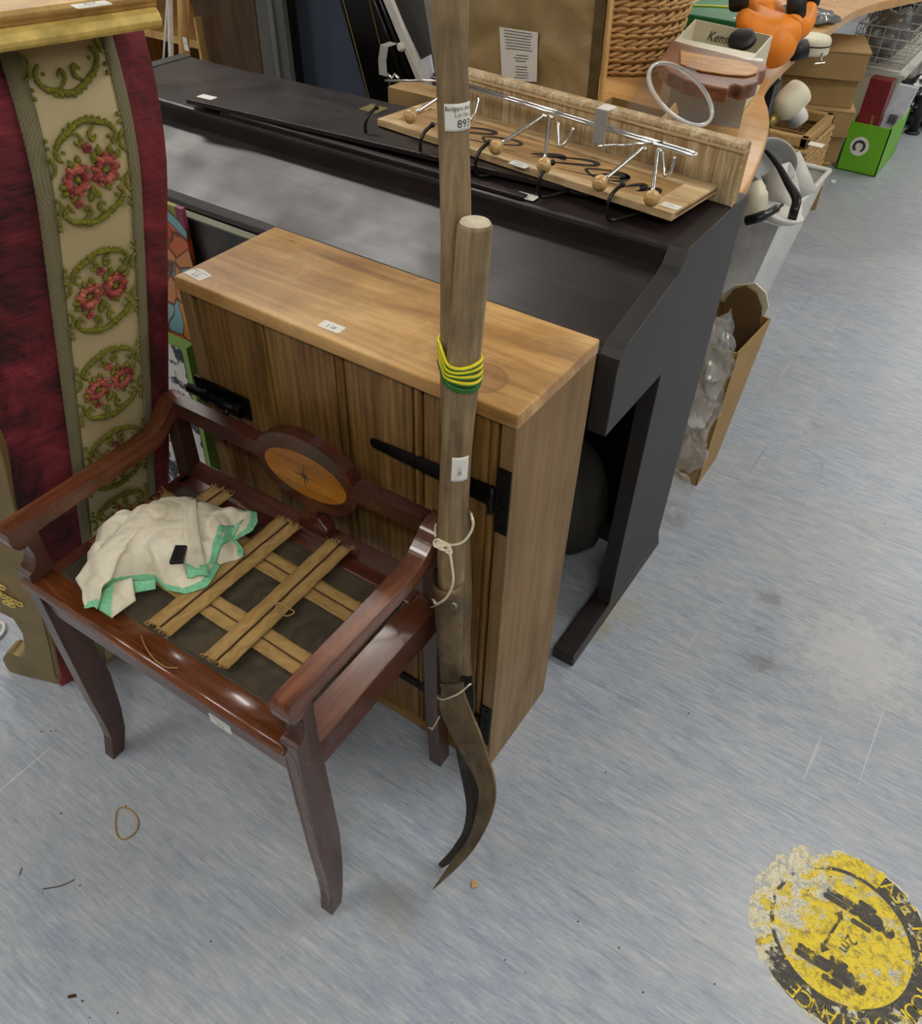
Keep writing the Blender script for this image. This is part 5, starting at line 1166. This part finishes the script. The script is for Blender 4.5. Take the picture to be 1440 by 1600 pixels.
mk('wire_bail', MB().tube([atd(1284, 80, 2.42), atd(1283, 96, 2.42), atd(1272, 100, 2.42), atd(1288, 98, 2.42)], .003, 6), 'bolt', pt_)
# dark film on the far desk
single('dark_plastic_sheet', lump(fl(1262, 22, .76), (.09, .09, .022), 9, .5, 3), 'film_dark', 'crumpled dark plastic on the far desk behind the orange object', 'plastic sheet', smooth=True)

# ================================================================== UNDER AND BESIDE THE DESKS
# cup shade lamp
ln_ = atd(1190+10, 182, 2.25); l0, l1 = atd(1225, 168, 2.30), atd(1256, 136, 2.30); axl = (l1-l0).normalized()
lt_ = thing('cup_lamp', 'white cup-shaped lamp shade poking out under the wavy desk', 'lamp', l0-axl*.03)
mk('shade', MB().lathe([(.004, -.030), (.022, -.026), (.036, -.008), (.041, .015), (.041, .04), (.039, .062), (.036, .062), (.037, .02), (.025, -.01), (.002, -.018)], l0, axl, 32, cap=False), 'cream', lt_, smooth=True)
mk('stem', MB().tube([l0-axl*.033, l0-axl*.07], [.014, .012], 14), 'brass', lt_, smooth=True)
mk('shade_collar', MB().lathe([(.03, 0), (.034, .03)], l0-axl*.02+V((.03, .03, -.02)), axl, 20), 'white', lt_, smooth=True)
# seagrass tray basket standing on edge beneath
def frame_basket(name, label, c, ux_, uy_, w_, h_, dp, mat='rattan'):
    t_ = thing(name, label, 'basket', c); ux_, uy_ = V(ux_).normalized(), V(uy_).normalized(); n_ = ux_.cross(uy_).normalized(); b = .022
    for (x0, x1, y0, y1) in ((0, w_, 0, b), (0, w_, h_-b, h_), (0, b, b, h_-b), (w_-b, w_, b, h_-b)):
        mk('rim_rail', MB().slab([c+ux_*x0+uy_*y0, c+ux_*x1+uy_*y0, c+ux_*x1+uy_*y1, c+ux_*x0+uy_*y1], n_*.022), mat, t_, bevel=.004)
    mb = MB(); N = int(h_/.016)
    for i in range(1, N):
        y = h_*i/N; P = [c+ux_*(.01+(w_-.02)*k/24)+uy_*y-n_*(dp*.25+.004*(1 if (k+i) % 2 else -1)) for k in range(25)]; mb.tube(P, .005, 5)
    for k in range(1, int(w_/.03)): mb.tube([c+ux_*(k*.03)+uy_*.01-n_*dp*.25, c+ux_*(k*.03)+uy_*(h_-.01)-n_*dp*.25], .003, 5)
    mk('woven_side', mb, mat, t_, smooth=True); return t_
bt1 = thing('seagrass_basket', 'square plaited seagrass basket on the floor behind the milky tub', 'basket', (-.72, 3.05, 0))
q = [V((-.88, 3.12, 0)), V((-.625, 3.12, 0)), V((-.625, 3.46, 0)), V((-.88, 3.46, 0))]; zt2 = .395
for i in range(4):
    a_, b_ = q[i], q[(i+1) % 4]; d = (b_-a_); n_ = d.cross(Z).normalized(); N = 22
    for zz_ in [k*.021+.011 for k in range(18)]:
        pass
    mb = MB()
    for k in range(18):
        z = .011+k*.021; M_ = 24
        mb.tube([a_+d*(m_/M_)+n_*(.005*(1 if (m_+k) % 2 else -1))+Z*z for m_ in range(M_+1)], .0095, 5)
    mk('woven_side', mb, 'rattan', bt1, smooth=True)
    mk('rim_rail', MB().slab([a_+Z*(zt2-.015)-n_*.0, b_+Z*(zt2-.015), b_+Z*(zt2+.02), a_+Z*(zt2+.02)], -n_*.03), 'rattan', bt1, bevel=.005)
sticker(bt1, fl(1275, 226, .416), X, Y, .05, .04, (), label='white price sticker')
# milky tub with lamp parts
tub = thing('milky_storage_tub', 'milky plastic tub of white lamp parts beside the piano end', 'tub', (-.58, 2.55, 0))
rim = [V((-.74, 2.33, .43)), V((-.475, 2.33, .43)), V((-.475, 2.82, .43)), V((-.74, 2.82, .43))]; btm = [V((-.71, 2.37, 0)), V((-.54, 2.37, 0)), V((-.54, 2.78, 0)), V((-.71, 2.78, 0))]
for i in range(4):
    a_, b_, c_, d_2 = btm[i], btm[(i+1) % 4], rim[(i+1) % 4], rim[i]; n_ = ((b_-a_).cross(Z)).normalized()*.004
    mk('side', MB().slab([a_, b_, c_, d_2], -n_), 'tub', tub)
    mk('rim', MB().tube([d_2, c_], .008, 8), 'white', tub, smooth=True)
mk('base', MB().prism(btm, Z*.004), 'tub', tub)
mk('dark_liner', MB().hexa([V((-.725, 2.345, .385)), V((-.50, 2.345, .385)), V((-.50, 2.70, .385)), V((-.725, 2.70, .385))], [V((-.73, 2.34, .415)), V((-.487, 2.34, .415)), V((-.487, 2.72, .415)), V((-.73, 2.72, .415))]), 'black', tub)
def pot(name, label, cat, u, v, dist, ax, prof, mat='white'):
    c = atd(u, v, dist); return single(name, MB().lathe(prof, c, ax, 28, cap=False), mat, label, cat, smooth=True)
bowl = [(.02, -.05), (.055, -.035), (.068, 0), (.066, .03), (.062, .03), (.062, 0), (.05, -.03), (.002, -.042)]
pot('white_lamp_shade', 'large round white lamp shade in the milky tub', 'lamp shade', 1222, 302, 2.05, V((.5, .1, .3)), bowl)
pot('white_lamp_shade', 'white tubular lamp fitting left of the big shade in the tub', 'lamp shade', 1196, 318, 2.05, V((-.7, -.2, -.35)), [(.028, -.06), (.03, 0), (.045, .05), (.043, .05), (.002, .045)])
pot('white_lamp_shade', 'ribbed white lamp shade at the back of the tub', 'lamp shade', 1240, 280, 2.25, V((.6, .3, .5)), [(.03, -.06), (.055, 0), (.06, .04), (.055, .04), (.002, .0)])
pot('white_lamp_shade', 'white saucer lying in the front of the tub', 'lamp shade', 1214, 334, 1.95, V((.1, .1, 1)), [(.002, -.012), (.05, -.008), (.062, .006), (.058, .008), (.002, .0)])
pot('grey_lamp_shade', 'grey shaded bowl under the desk edge in the tub', 'lamp shade', 1200, 262, 2.10, V((.3, -.4, .6)), bowl, 'greyplastic')
single('cream_bottle', lump(atd(1176, 318, 1.93), (.03, .03, .05), 4, .2, 3), 'cream', 'cream crumpled carton next to the piano corner', 'carton', smooth=True)
c = [atd(u, v, d) for u, v, d in ((1196, 235, 2.0), (1215, 258, 1.97), (1232, 288, 1.93), (1244, 310, 1.90), (1240, 330, 1.90), (1236, 345, 1.92))]
single('black_strap', MB().tube(catmull([tuple(p) for p in c], 5), [.005+.006*min(1, i/14) for i in range(26)], 8, flat=.4), 'blackplastic', 'black curved plastic arm over the white shades', 'strap', smooth=True)
c = [atd(u, v, d) for u, v, d in ((1166, 345, 1.9), (1185, 340, 1.88), (1205, 330, 1.88), (1222, 320, 1.9))]
single('black_cable_bundle', MB().tube(catmull([tuple(p) for p in c], 5), [.012]*8+[.010]*5+[.004]*3, 8), 'blackplastic', 'glossy black folded cable in the front of the tub', 'cable', smooth=True)
# tall open carton beside the piano with brown sheet and film
tc = thing('tall_open_carton', 'tall open cardboard carton of brown sheets right of the piano', 'carton', (-.42, 1.75, 0))
bq = [V((-.56, 1.665, 0)), V((-.352, 1.665, 0)), V((-.352, 1.80, 0)), V((-.56, 1.80, 0))]
T1, T2, T3 = fl(1136, 557, .40), fl(1181, 543, .40), fl(1203, 498, .40)
tq = [V((-.56, T1.y, .40)), V((-.345, 1.66, .40)), V((T3.x+.002, T3.y, .40)), V((-.53, 1.90, .40))]
for i in range(4):
    a_, b_, c_, d_2 = bq[i], bq[(i+1) % 4], tq[(i+1) % 4], tq[i]; n_ = ((b_-a_).cross(Z)).normalized()*.004
    mk('side', MB().slab([a_, b_, c_, d_2], -n_), 'card', tc)
mk('base', MB().prism(bq, Z*.003), 'card_d', tc)
mk('inner_shade_sheet', MB().prism([tq[i].lerp(bq[i], .35).lerp(V((-.45, 1.76, .28)), .05) for i in range(4)], Z*.003), 'card_d', tc)  # brown sheet added across the inside to stand for shade
s1 = [on(u, v, 1, 1.84) for u, v in ((1128, 566), (1126, 500), (1132, 470), (1146, 452), (1166, 447), (1182, 458), (1190, 480), (1188, 505), (1180, 528), (1166, 548), (1150, 560))]
single('brown_felt_sheet', MB().prism(s1, (0, .005, .001)), 'card_d', 'rounded brown sheet standing up out of the tall carton', 'sheet', bevel=.001)
s2 = [on(u, v, 1, 1.87) for u, v in ((1126, 470), (1126, 462), (1150, 446), (1180, 443), (1196, 458), (1200, 480), (1190, 500))]
single('white_sheet', MB().prism(s2, (0, .004, .001)), 'cream', 'white card edge curving behind the brown sheet in the carton', 'sheet')
pk = MB()
def film_sheet(px, yv, seed, amp, n=20):
    a_, b_, c_, d_2 = [on(u, v, 1, y) for (u, v), y in zip(px, yv)]; rr = []
    for i in range(n+1):
        r = []
        for j in range(n+1):
            p = a_.lerp(b_, j/n).lerp(d_2.lerp(c_, j/n), i/n); f = V((noise.noise(p*14+V((seed, 0, 0))), noise.noise(p*14+V((0, seed, 0))), noise.noise(p*22+V((0, 0, seed)))))
            f2 = abs(noise.noise(p*30+V((seed, seed, 0)))); f3 = V((noise.noise(p*55+V((seed, 3, 0))), noise.noise(p*50+V((1, seed, 0))), noise.noise(p*60))); r.append(p+f*amp+V((0, -f2*amp, 0))+f3*amp*.35)
        rr.append(r)
    return MB().grid(rr)
pf = thing('plastic_film_wrap', 'clear crumpled plastic film hanging between the piano and tall carton', 'plastic wrap', (-.36, 1.6, .02))
mk('film', film_sheet([(1105, 500), (1146, 480), (1128, 640), (1060, 690)], [1.60, 1.62, 1.60, 1.55], 2, .022), 'film', pf)
mk('film', film_sheet([(1070, 610), (1132, 600), (1095, 735), (1058, 735)], [1.60, 1.61, 1.60, 1.58], 5, .018), 'film', pf)
mk('film', film_sheet([(1055, 730), (1078, 745), (1078, 822), (1040, 822)], [1.55, 1.56, 1.50, 1.49], 8, .012), 'film', pf)
mk('film', film_sheet([(1120, 490), (1150, 500), (1140, 590), (1095, 600)], [1.64, 1.64, 1.62, 1.60], 12, .02), 'film', pf)
# stack of cartons
def carton(label, uL, vT, uR, vB, uRb, y, depth, z0=None, mat='card', yaw=0.0, zt=None):
    a_, b_ = on(uR, vT, 1, y), on(uRb, vB, 1, y); l_ = on(uL, vT, 1, y); z1_ = a_.z if zt is None else zt; z0_ = b_.z if z0 is None else z0
    t_ = thing('cardboard_carton', label, 'carton', ((l_.x+b_.x)/2, y, z0_)); x0, x1 = l_.x, (a_.x+b_.x)/2
    R = Matrix.Rotation(yaw, 3, 'Z'); c0 = V((x1, y, 0))
    def P(x, yy, z): return c0+R @ V((x-x1, yy-y, 0))+Z*z
    mk('body', MB().hexa([P(x0, y, z0_), P(x1, y, z0_), P(x1, y+depth, z0_), P(x0, y+depth, z0_)], [P(x0, y, z1_-.004), P(x1, y, z1_-.004), P(x1, y+depth, z1_-.004), P(x0, y+depth, z1_-.004)]), mat, t_, bevel=.002)
    mk('lid_flap', MB().hexa([P(x0, y-.003, z1_-.004), P(x1+.002, y-.003, z1_-.004), P(x1+.002, y+depth, z1_-.004), P(x0, y+depth, z1_-.004)], [P(x0, y-.003, z1_), P(x1+.002, y-.003, z1_), P(x1+.002, y+depth, z1_), P(x0, y+depth, z1_)]), 'card_l', t_, bevel=.001)
    return t_
yc = 3.60
zs = [on(1345, 80, 1, yc).z, on(1337, 122, 1, yc).z, on(1318, 182, 1, yc).z, on(1308, 220, 1, yc).z, on(1292, 258, 1, yc).z, on(1283, 290, 1, yc).z]
names = ['top carton of the brown stack right of the desk leg', 'second carton down in the brown stack', 'third carton down in the stack, set forward', 'fourth carton down in the brown stack', 'fifth carton, half hidden by the basket', 'bottom carton of the stack, on the floor']
offs = [-.01, -.02, .0, -.012, -.03, -.03]
zz_ = [zs[0]]+[zs[0]*(5-i)/6.0*1.0 for i in range(0, 5)]+[0.0]
for i in range(6):
    zt_i, zb_i = zz_[i], zz_[i+1]; x1 = -.585+offs[i]; t_ = thing('cardboard_carton', names[i], 'carton', (x1-.13, yc, zb_i), 'stacked brown cartons')
    yy0 = yc+(.015 if i % 2 else 0); R_ = Matrix.Rotation(math.radians((19, 15, 20, 14, 17, 12)[i]), 3, 'Z'); pv = V((x1, yy0, 0))
    def cp(dx, dy, z): return pv+R_ @ V((dx, dy, 0))+Z*z
    mk('body', MB().hexa([cp(-.34, 0, zb_i+.001), cp(0, 0, zb_i+.001), cp(0, .26, zb_i+.001), cp(-.34, .26, zb_i+.001)], [cp(-.34, 0, zt_i-.006), cp(0, 0, zt_i-.006), cp(0, .26, zt_i-.006), cp(-.34, .26, zt_i-.006)]), 'card', t_, bevel=.002)
    mk('lid_flap', MB().hexa([cp(-.34, -.004, zt_i-.006), cp(.003, -.004, zt_i-.006), cp(.003, .26, zt_i-.006), cp(-.34, .26, zt_i-.006)], [cp(-.34, -.004, zt_i), cp(.003, -.004, zt_i), cp(.003, .26, zt_i), cp(-.34, .26, zt_i)]), 'card_l', t_)
# green carton with red and white boxes
gc0, gc1 = fl(1308, 268, 0), fl(1366, 277, 0)
gx0, gx1, gy = gc0.x-.02, gc1.x, gc1.y
gct = thing('lime_green_carton', 'lime green open carton on the floor past the brown stack', 'carton', ((gx0+gx1)/2, gy+.2, 0)); gz = on(1380, 200, 1, gy).z
for (a_, b_) in ((V((gx0, gy, 0)), V((gx1, gy, 0))), (V((gx1, gy, 0)), V((gx1, gy+.38, 0))), (V((gx1, gy+.38, 0)), V((gx0, gy+.38, 0))), (V((gx0, gy+.38, 0)), V((gx0, gy, 0)))):
    n_ = ((b_-a_).cross(Z)).normalized()*.005; mk('side', MB().slab([a_, b_, b_+Z*gz, a_+Z*gz], -n_), 'lime_green', gct)
mk('base', MB().box((gx0, gy, 0), (gx1, gy+.38, .004)), 'lime_green', gct)
t = MB(); lc_ = V((gx0+.07, gy-.001, gz*.55)); 
mk('round_logo', MB().lathe([(.040, 0), (.040, .001), (.0, .001)], lc_, V((0, -1, 0)), 28, cap=False), 'paper', gct)
mk('logo_ring', MB().tube([lc_+V((.022*math.cos(a2), -.002, .022*math.sin(a2))) for a2 in [i*math.pi/8-1 for i in range(14)]], .005, 6), 'ink', gct)
rx = [V((gx0+.02, gy+.02, .02)), V((gx0+.115, gy+.02, .02)), V((gx0+.115, gy+.10, .02)), V((gx0+.02, gy+.10, .02))]
rt2 = thing('red_box', 'dark red and black product box standing in the green carton', 'box', rx[0])
mk('body', MB().hexa(rx, [p+V((-.02, .12, .33)) for p in rx]), 'redbox', rt2, bevel=.002)
f0 = [rx[0].lerp(rx[1], .12)+V((-.0061, .0125, .038)), rx[0].lerp(rx[1], .45)+V((-.0061, .0125, .038))]
mk('print_band', MB().slab([rx[0]+V((.08, -.002, .01)), rx[0]+V((.09, -.002, .01)), rx[0]+V((.055, .07, .20)), rx[0]+V((.045, .07, .20))], (0, -.001, 0)), 'brass', rt2)
wx = [V((gx0+.08, gy+.16, .06)), V((gx1-.01, gy+.16, .06)), V((gx1-.01, gy+.20, .06)), V((gx0+.08, gy+.20, .06))]
wt2 = thing('white_box', 'white flat box with a barcode leaning in the green carton', 'box', wx[0])
mk('body', MB().hexa(wx, [p+V((.02, .12, .25)) for p in wx]), 'bluewhite', wt2, bevel=.002)
bcm = MB()
for k in range(9):
    x = k*.004; w2 = .0015+.001*(k % 3); o_ = wx[0].lerp(wx[1], .35)+V((.006, .045-.002, .11)); u_ = V((.02, .12, .25)).normalized(); bcm.prism([o_+X*x, o_+X*(x+w2), o_+X*(x+w2)+u_*.04, o_+X*x+u_*.04], (0, -.001, .0005))
mk('barcode', bcm, 'ink', wt2)
# white rack and wire basket
wk = thing('white_wire_basket', 'white wire basket of plastic bags under the far desk', 'basket', (-.75, 4.9, .30))
b0 = [fl(1338, 105, .30), fl(1406, 113, .30)]; x0, x1, y0 = b0[0].x-.06, b0[1].x, b0[1].y; hh = .17; dp = .62; mb = MB()
for k in range(5):
    z = .30+hh*k/4; mb.tube([V((x0, y0, z)), V((x1, y0, z)), V((x1, y0+dp, z)), V((x0, y0+dp, z))], .003 if k else .006, 5, closed=True)
for k in range(5):
    x = x0+(x1-x0)*k/4; mb.tube([V((x, y0, .30+hh)), V((x, y0, .30)), V((x, y0+dp, .30)), V((x, y0+dp, .30+hh))], .0025, 5)
for k in range(1, 8):
    y = y0+dp*k/8; mb.tube([V((x0, y, .30+hh)), V((x0, y, .30)), V((x1, y, .30)), V((x1, y, .30+hh))], .0025, 5)
mk('wire_mesh', mb, 'white', wk, smooth=True)
single('clear_bag', lump(V(((x0+x1)/2-.02, y0+.25, .405)), (.10, .19, .09), 12, .4), 'film_dark', 'dark shiny plastic bag inside the white wire basket', 'bag', smooth=True)
ws = thing('white_side_rack', 'white storage stand beneath the wire basket', 'stand', ((x0+x1)/2, y0+.2, 0))
mk('top', MB().box((x0-.02, y0-.02, .275), (x1+.03, y0+dp, .292)), 'white', ws)
mk('front_panel', MB().box((x0, y0, .05), (x1, y0+.01, .275)), 'cream', ws)
for x in (x0, x1): mk('post', MB().box((x, y0-.01, 0), (x+.018, y0+.01, .275)), 'white', ws)
mk('post', MB().box((x0, y0+dp-.03, 0), (x0+.018, y0+dp-.01, .275)), 'white', ws); mk('post', MB().box((x1, y0+dp-.03, 0), (x1+.018, y0+dp-.01, .275)), 'white', ws)
# bags on the far right
def bag(lb, u, v, sc, seed, mat, dz=0): 
    p = fl(u, v, 0); return single('plastic_bag', lump(V((p.x, p.y, sc[2]*.9+dz)), sc, seed, .45), mat, lb, 'bag', smooth=True)
M['greybag'] = plain('grey_cloth_bag', '6e6c69', .8, 0, .3, 6, .5); M['whitebag'] = plain('white_film_bag', 'bcb9b2', .35, 0, .15, 10, .6); M['blackbag'] = plain('black_film_bag', '1a1a1b', .18, 0, .3, 10, .8)
bag('glossy black bag on the floor behind the black desk foot', 1420, 185, (.13, .22, .10), 21, 'blackbag')
bag('crumpled white film bag in front of the grey bag', 1400, 158, (.09, .12, .15), 22, 'whitebag')
bag('large grey cloth bag at the right edge under the desk', 1445, 108, (.14, .20, .30), 23, 'greybag')
bag('dark bag heap under the far desk, furthest back', 1400, 60, (.20, .20, .34), 24, 'blackbag')
bag('navy-black bag behind the wire basket', 1318, 14, (.24, .2, .36), 25, 'blackbag')
# another tall dark mass under the near desk so that the knee space reads as filled
single('brown_crate', MB().box((-1.5, 1.75, 0), (-.78, 2.25, .50)).box((-1.5, 2.35, 0), (-.95, 2.75, .6)), 'card_d', 'brown crates pushed under the wavy desk, seen past the tub', 'crate', bevel=.004)

# ================================================================== FLOOR STICKER AND LITTER
fs = thing('floor_sticker', 'worn round yellow distance sticker with footprints on the vinyl', 'floor sticker', fl(1345, 1480))
cpts = [fl(u, v) for u, v in [(1321, 1372), (1369, 1394), (1411, 1446), (1427, 1508), (1411, 1552), (1359, 1579), (1307, 1571), (1275, 1556)]]
def fit_circle(P):
    # three point average
    import itertools
    cs = []
    for a_, b_, c_ in itertools.combinations(P, 3):
        d = 2*(a_.x*(b_.y-c_.y)+b_.x*(c_.y-a_.y)+c_.x*(a_.y-b_.y))
        if abs(d) < 1e-3: continue
        A2, B2, C2 = a_.x**2+a_.y**2, b_.x**2+b_.y**2, c_.x**2+c_.y**2
        cs.append(((A2*(b_.y-c_.y)+B2*(c_.y-a_.y)+C2*(a_.y-b_.y))/d, (A2*(c_.x-b_.x)+B2*(a_.x-c_.x)+C2*(b_.x-a_.x))/d))
    cs.sort(key=lambda c: c[0]); m_ = cs[len(cs)//2]; cs.sort(key=lambda c: c[1]); n_ = cs[len(cs)//2]; return V((m_[0], n_[1], 0))
fc = fit_circle(cpts); ri = sum((V((p.x, p.y, 0))-fc).length for p in cpts)/len(cpts); ro = ri*1.36
def disc(r0, r1, z, jag=0.0, n=120, a0=0.0, a1=2*math.pi):
    rows = [[], []]
    for i in range(n+1):
        an = a0+(a1-a0)*i/n; c_, s_ = math.cos(an), math.sin(an)
        jr = r1*(1+jag*noise.noise(V((c_*6, s_*6, 0)))+jag*.8*noise.noise(V((c_*19, s_*19, 4))))
        rows[0].append(V((fc.x+c_*r0, fc.y+s_*r0, z))); rows[1].append(V((fc.x+c_*jr, fc.y+s_*jr, z)))
    return MB().grid(rows)
mk('paper_backing', disc(0.001, ro*.985, .0006, .05), 'st_cream', fs, fix=False)
mk('yellow_disc', disc(0.001, ri*1.02, .0010), 'st_yellow', fs, fix=False)
mk('black_ring', disc(ri*.985, ri*1.045, .0014), 'st_dark', fs, fix=False)
aa0 = math.radians(-140); aa1 = math.radians(75)
mk('dark_band', disc(ri*1.04, ro*.97, .0012, .02, 80, aa0, aa1), 'st_dark', fs, fix=False)
mk('yellow_band', disc(ri*1.04, ro*.98, .0012, .04, 60, aa1, aa0+2*math.pi), 'st_yellow', fs, fix=False)
t = MB(); words = 'PLEASE KEEP YOUR DISTANCE '; rt0 = ri*1.10; a_start = None
# letters read clockwise; D of DISTANCE sits below the disc in the picture
pE = fl(1368, 1380); angE = math.atan2(pE.y-fc.y, pE.x-fc.x); pD_ = fl(1372, 1592); angD = math.atan2(pD_.y-fc.y, pD_.x-fc.x)
iE, iD = 2, words.index('D'); 
while angD > angE: angD -= 2*math.pi
stp = (angD-angE)/(iD-iE)
for i, chh in enumerate(words):
    if chh == ' ': continue
    a2 = angE+stp*(i-iE); rd = V((math.cos(a2), math.sin(a2), 0)); tg = V((math.sin(a2), -math.cos(a2), 0)); base = fc+rd*rt0
    t = MB(); put_text(t, chh, (ro-ri)*.88, lambda x, y: V((base.x+tg.x*x+rd.x*y, base.y+tg.y*x+rd.y*y, .0018)))
    mk('ring_letter', t, 'st_yellow', fs, fix=False)
ft = MB(); FTN = [0]
def zoomp(x, y): return fl(1140+x/4.8, 1300+y/4.8, .0017)
def bar(x0, y0, x1, y1, w_):
    a_, b_ = zoomp(x0, y0), zoomp(x1, y1); d = (b_-a_).normalized(); n_ = V((-d.y, d.x, 0))*w_; pts = []
    for k in range(7): an = -math.pi/2+math.pi*k/6; pts.append(b_+d*w_*math.cos(an)+n_*math.sin(an))
    for k in range(7): an = math.pi/2+math.pi*k/6; pts.append(a_+d*w_*math.cos(an)+n_*math.sin(an))
    FTN[0] += 1; ft.add([p+Z*.00006*FTN[0] for p in pts], [tuple(range(len(pts)))])
for dx, dy in ((0, 0), (-215, 420)):
    bar(745+dx, 435+dy, 960+dx, 570+dy, .0045); bar(725+dx, 475+dy, 935+dx, 605+dy, .005); bar(985+dx, 530+dy, 1080+dx, 590+dy, .0045); bar(925+dx, 665+dy, 1040+dx, 735+dy, .0045)
    bar(970+dx, 590+dy, 1100+dx, 670+dy, .010); bar(1010+dx, 640+dy, 1110+dx, 705+dy, .009)
    FTN[0] += 1; c = zoomp(1190+dx, 755+dy)+Z*.00006*FTN[0]; ft.add([c+V((.0095*math.cos(k*.524), .0095*math.sin(k*.524), 0)) for k in range(12)], [tuple(range(12))])
bar(715, 830, 830, 640, .0022)
for (tx, ty, sx) in ((835, 605, 1), (695, 890, -1)):
    c = zoomp(tx, ty); d = (zoomp(830, 640)-zoomp(715, 830)).normalized()*sx; n_ = V((-d.y, d.x, 0)); ft.add([c+d*.004, c-d*.010+n_*.008, c-d*.010-n_*.008], [(0, 1, 2)])
mk('footprints', ft, 'st_dark', fs, fix=False)
t = MB(); xd = (zoomp(780, 860)-zoomp(880, 740)).normalized(); xd = -xd
yd = V((-xd.y, xd.x, 0)); c = zoomp(850, 815)
xd2 = (zoomp(800, 870)-zoomp(890, 730)).normalized()
put_text(t, '2m', .026, lambda x, y: c+(-xd2)*(-x)*1.0+V((-xd2.y, xd2.x, 0))*(-y)*-1.0)
mk('distance_lettering', t, 'st_dark', fs, fix=False)
# litter
P = [fl(195+18*math.cos(t_)+3*math.cos(2*t_), 1286+25*math.sin(t_), .002) for t_ in [i*2*math.pi/30 for i in range(30)]]
single('rubber_band', MB().tube(P, .0014, 6, closed=True), 'rubber', 'tan rubber band lying in a loop on the floor', 'rubber band', smooth=True)
single('twig', MB().tube(catmull([tuple(fl(67, 1389, .001)), tuple(fl(95, 1384, .0015)), tuple(fl(117, 1374, .001))], 5), .0008, 5), 'jute_line', 'thin brown twig on the floor at lower left', 'twig', smooth=True)
single('twig', MB().tube([fl(34, 1356, .001), fl(30, 1368, .001)], .0007, 5), 'jute_line', 'short splinter on the floor left of the longer twig', 'twig')
single('paper_scrap', MB().prism([fl(1298, 282, .001), fl(1306, 281, .001), fl(1304, 287, .001), fl(1298, 286, .001)], Z*.002), 'paper', 'tiny white paper scrap on the floor near the cartons', 'scrap')
single('wood_chip', MB().prism([fl(736, 1378, .0005), fl(744, 1376, .0005), fl(746, 1386, .0005), fl(738, 1389, .0005)], Z*.003), 'ply', 'small pale wood chip on the floor beside the blade tip', 'chip')
single('wood_chip', MB().prism([fl(106, 1556, .0005), fl(118, 1553, .0005), fl(120, 1558, .0005), fl(107, 1560, .0005)], Z*.002), 'jute_line', 'dark chip on the floor near the bottom left corner', 'chip')
rd = random.Random(4); mb = MB()
for k in range(60):
    u, v = rd.uniform(0, 1440), rd.uniform(1050, 1600)
    if u > 700: v = rd.uniform(500, 1600)
    p = fl(u, v, .0008)
    if p.x < -.36 and p.y > .3: continue
    mb.ico(p, rd.uniform(.0008, .002), 1, (1, 1, .4))
single('floor_grit', mb, 'jute_line', 'dark crumbs and grit scattered over the blue vinyl floor', 'grit')
bpy.data.objects['floor_grit']['kind'] = 'stuff'
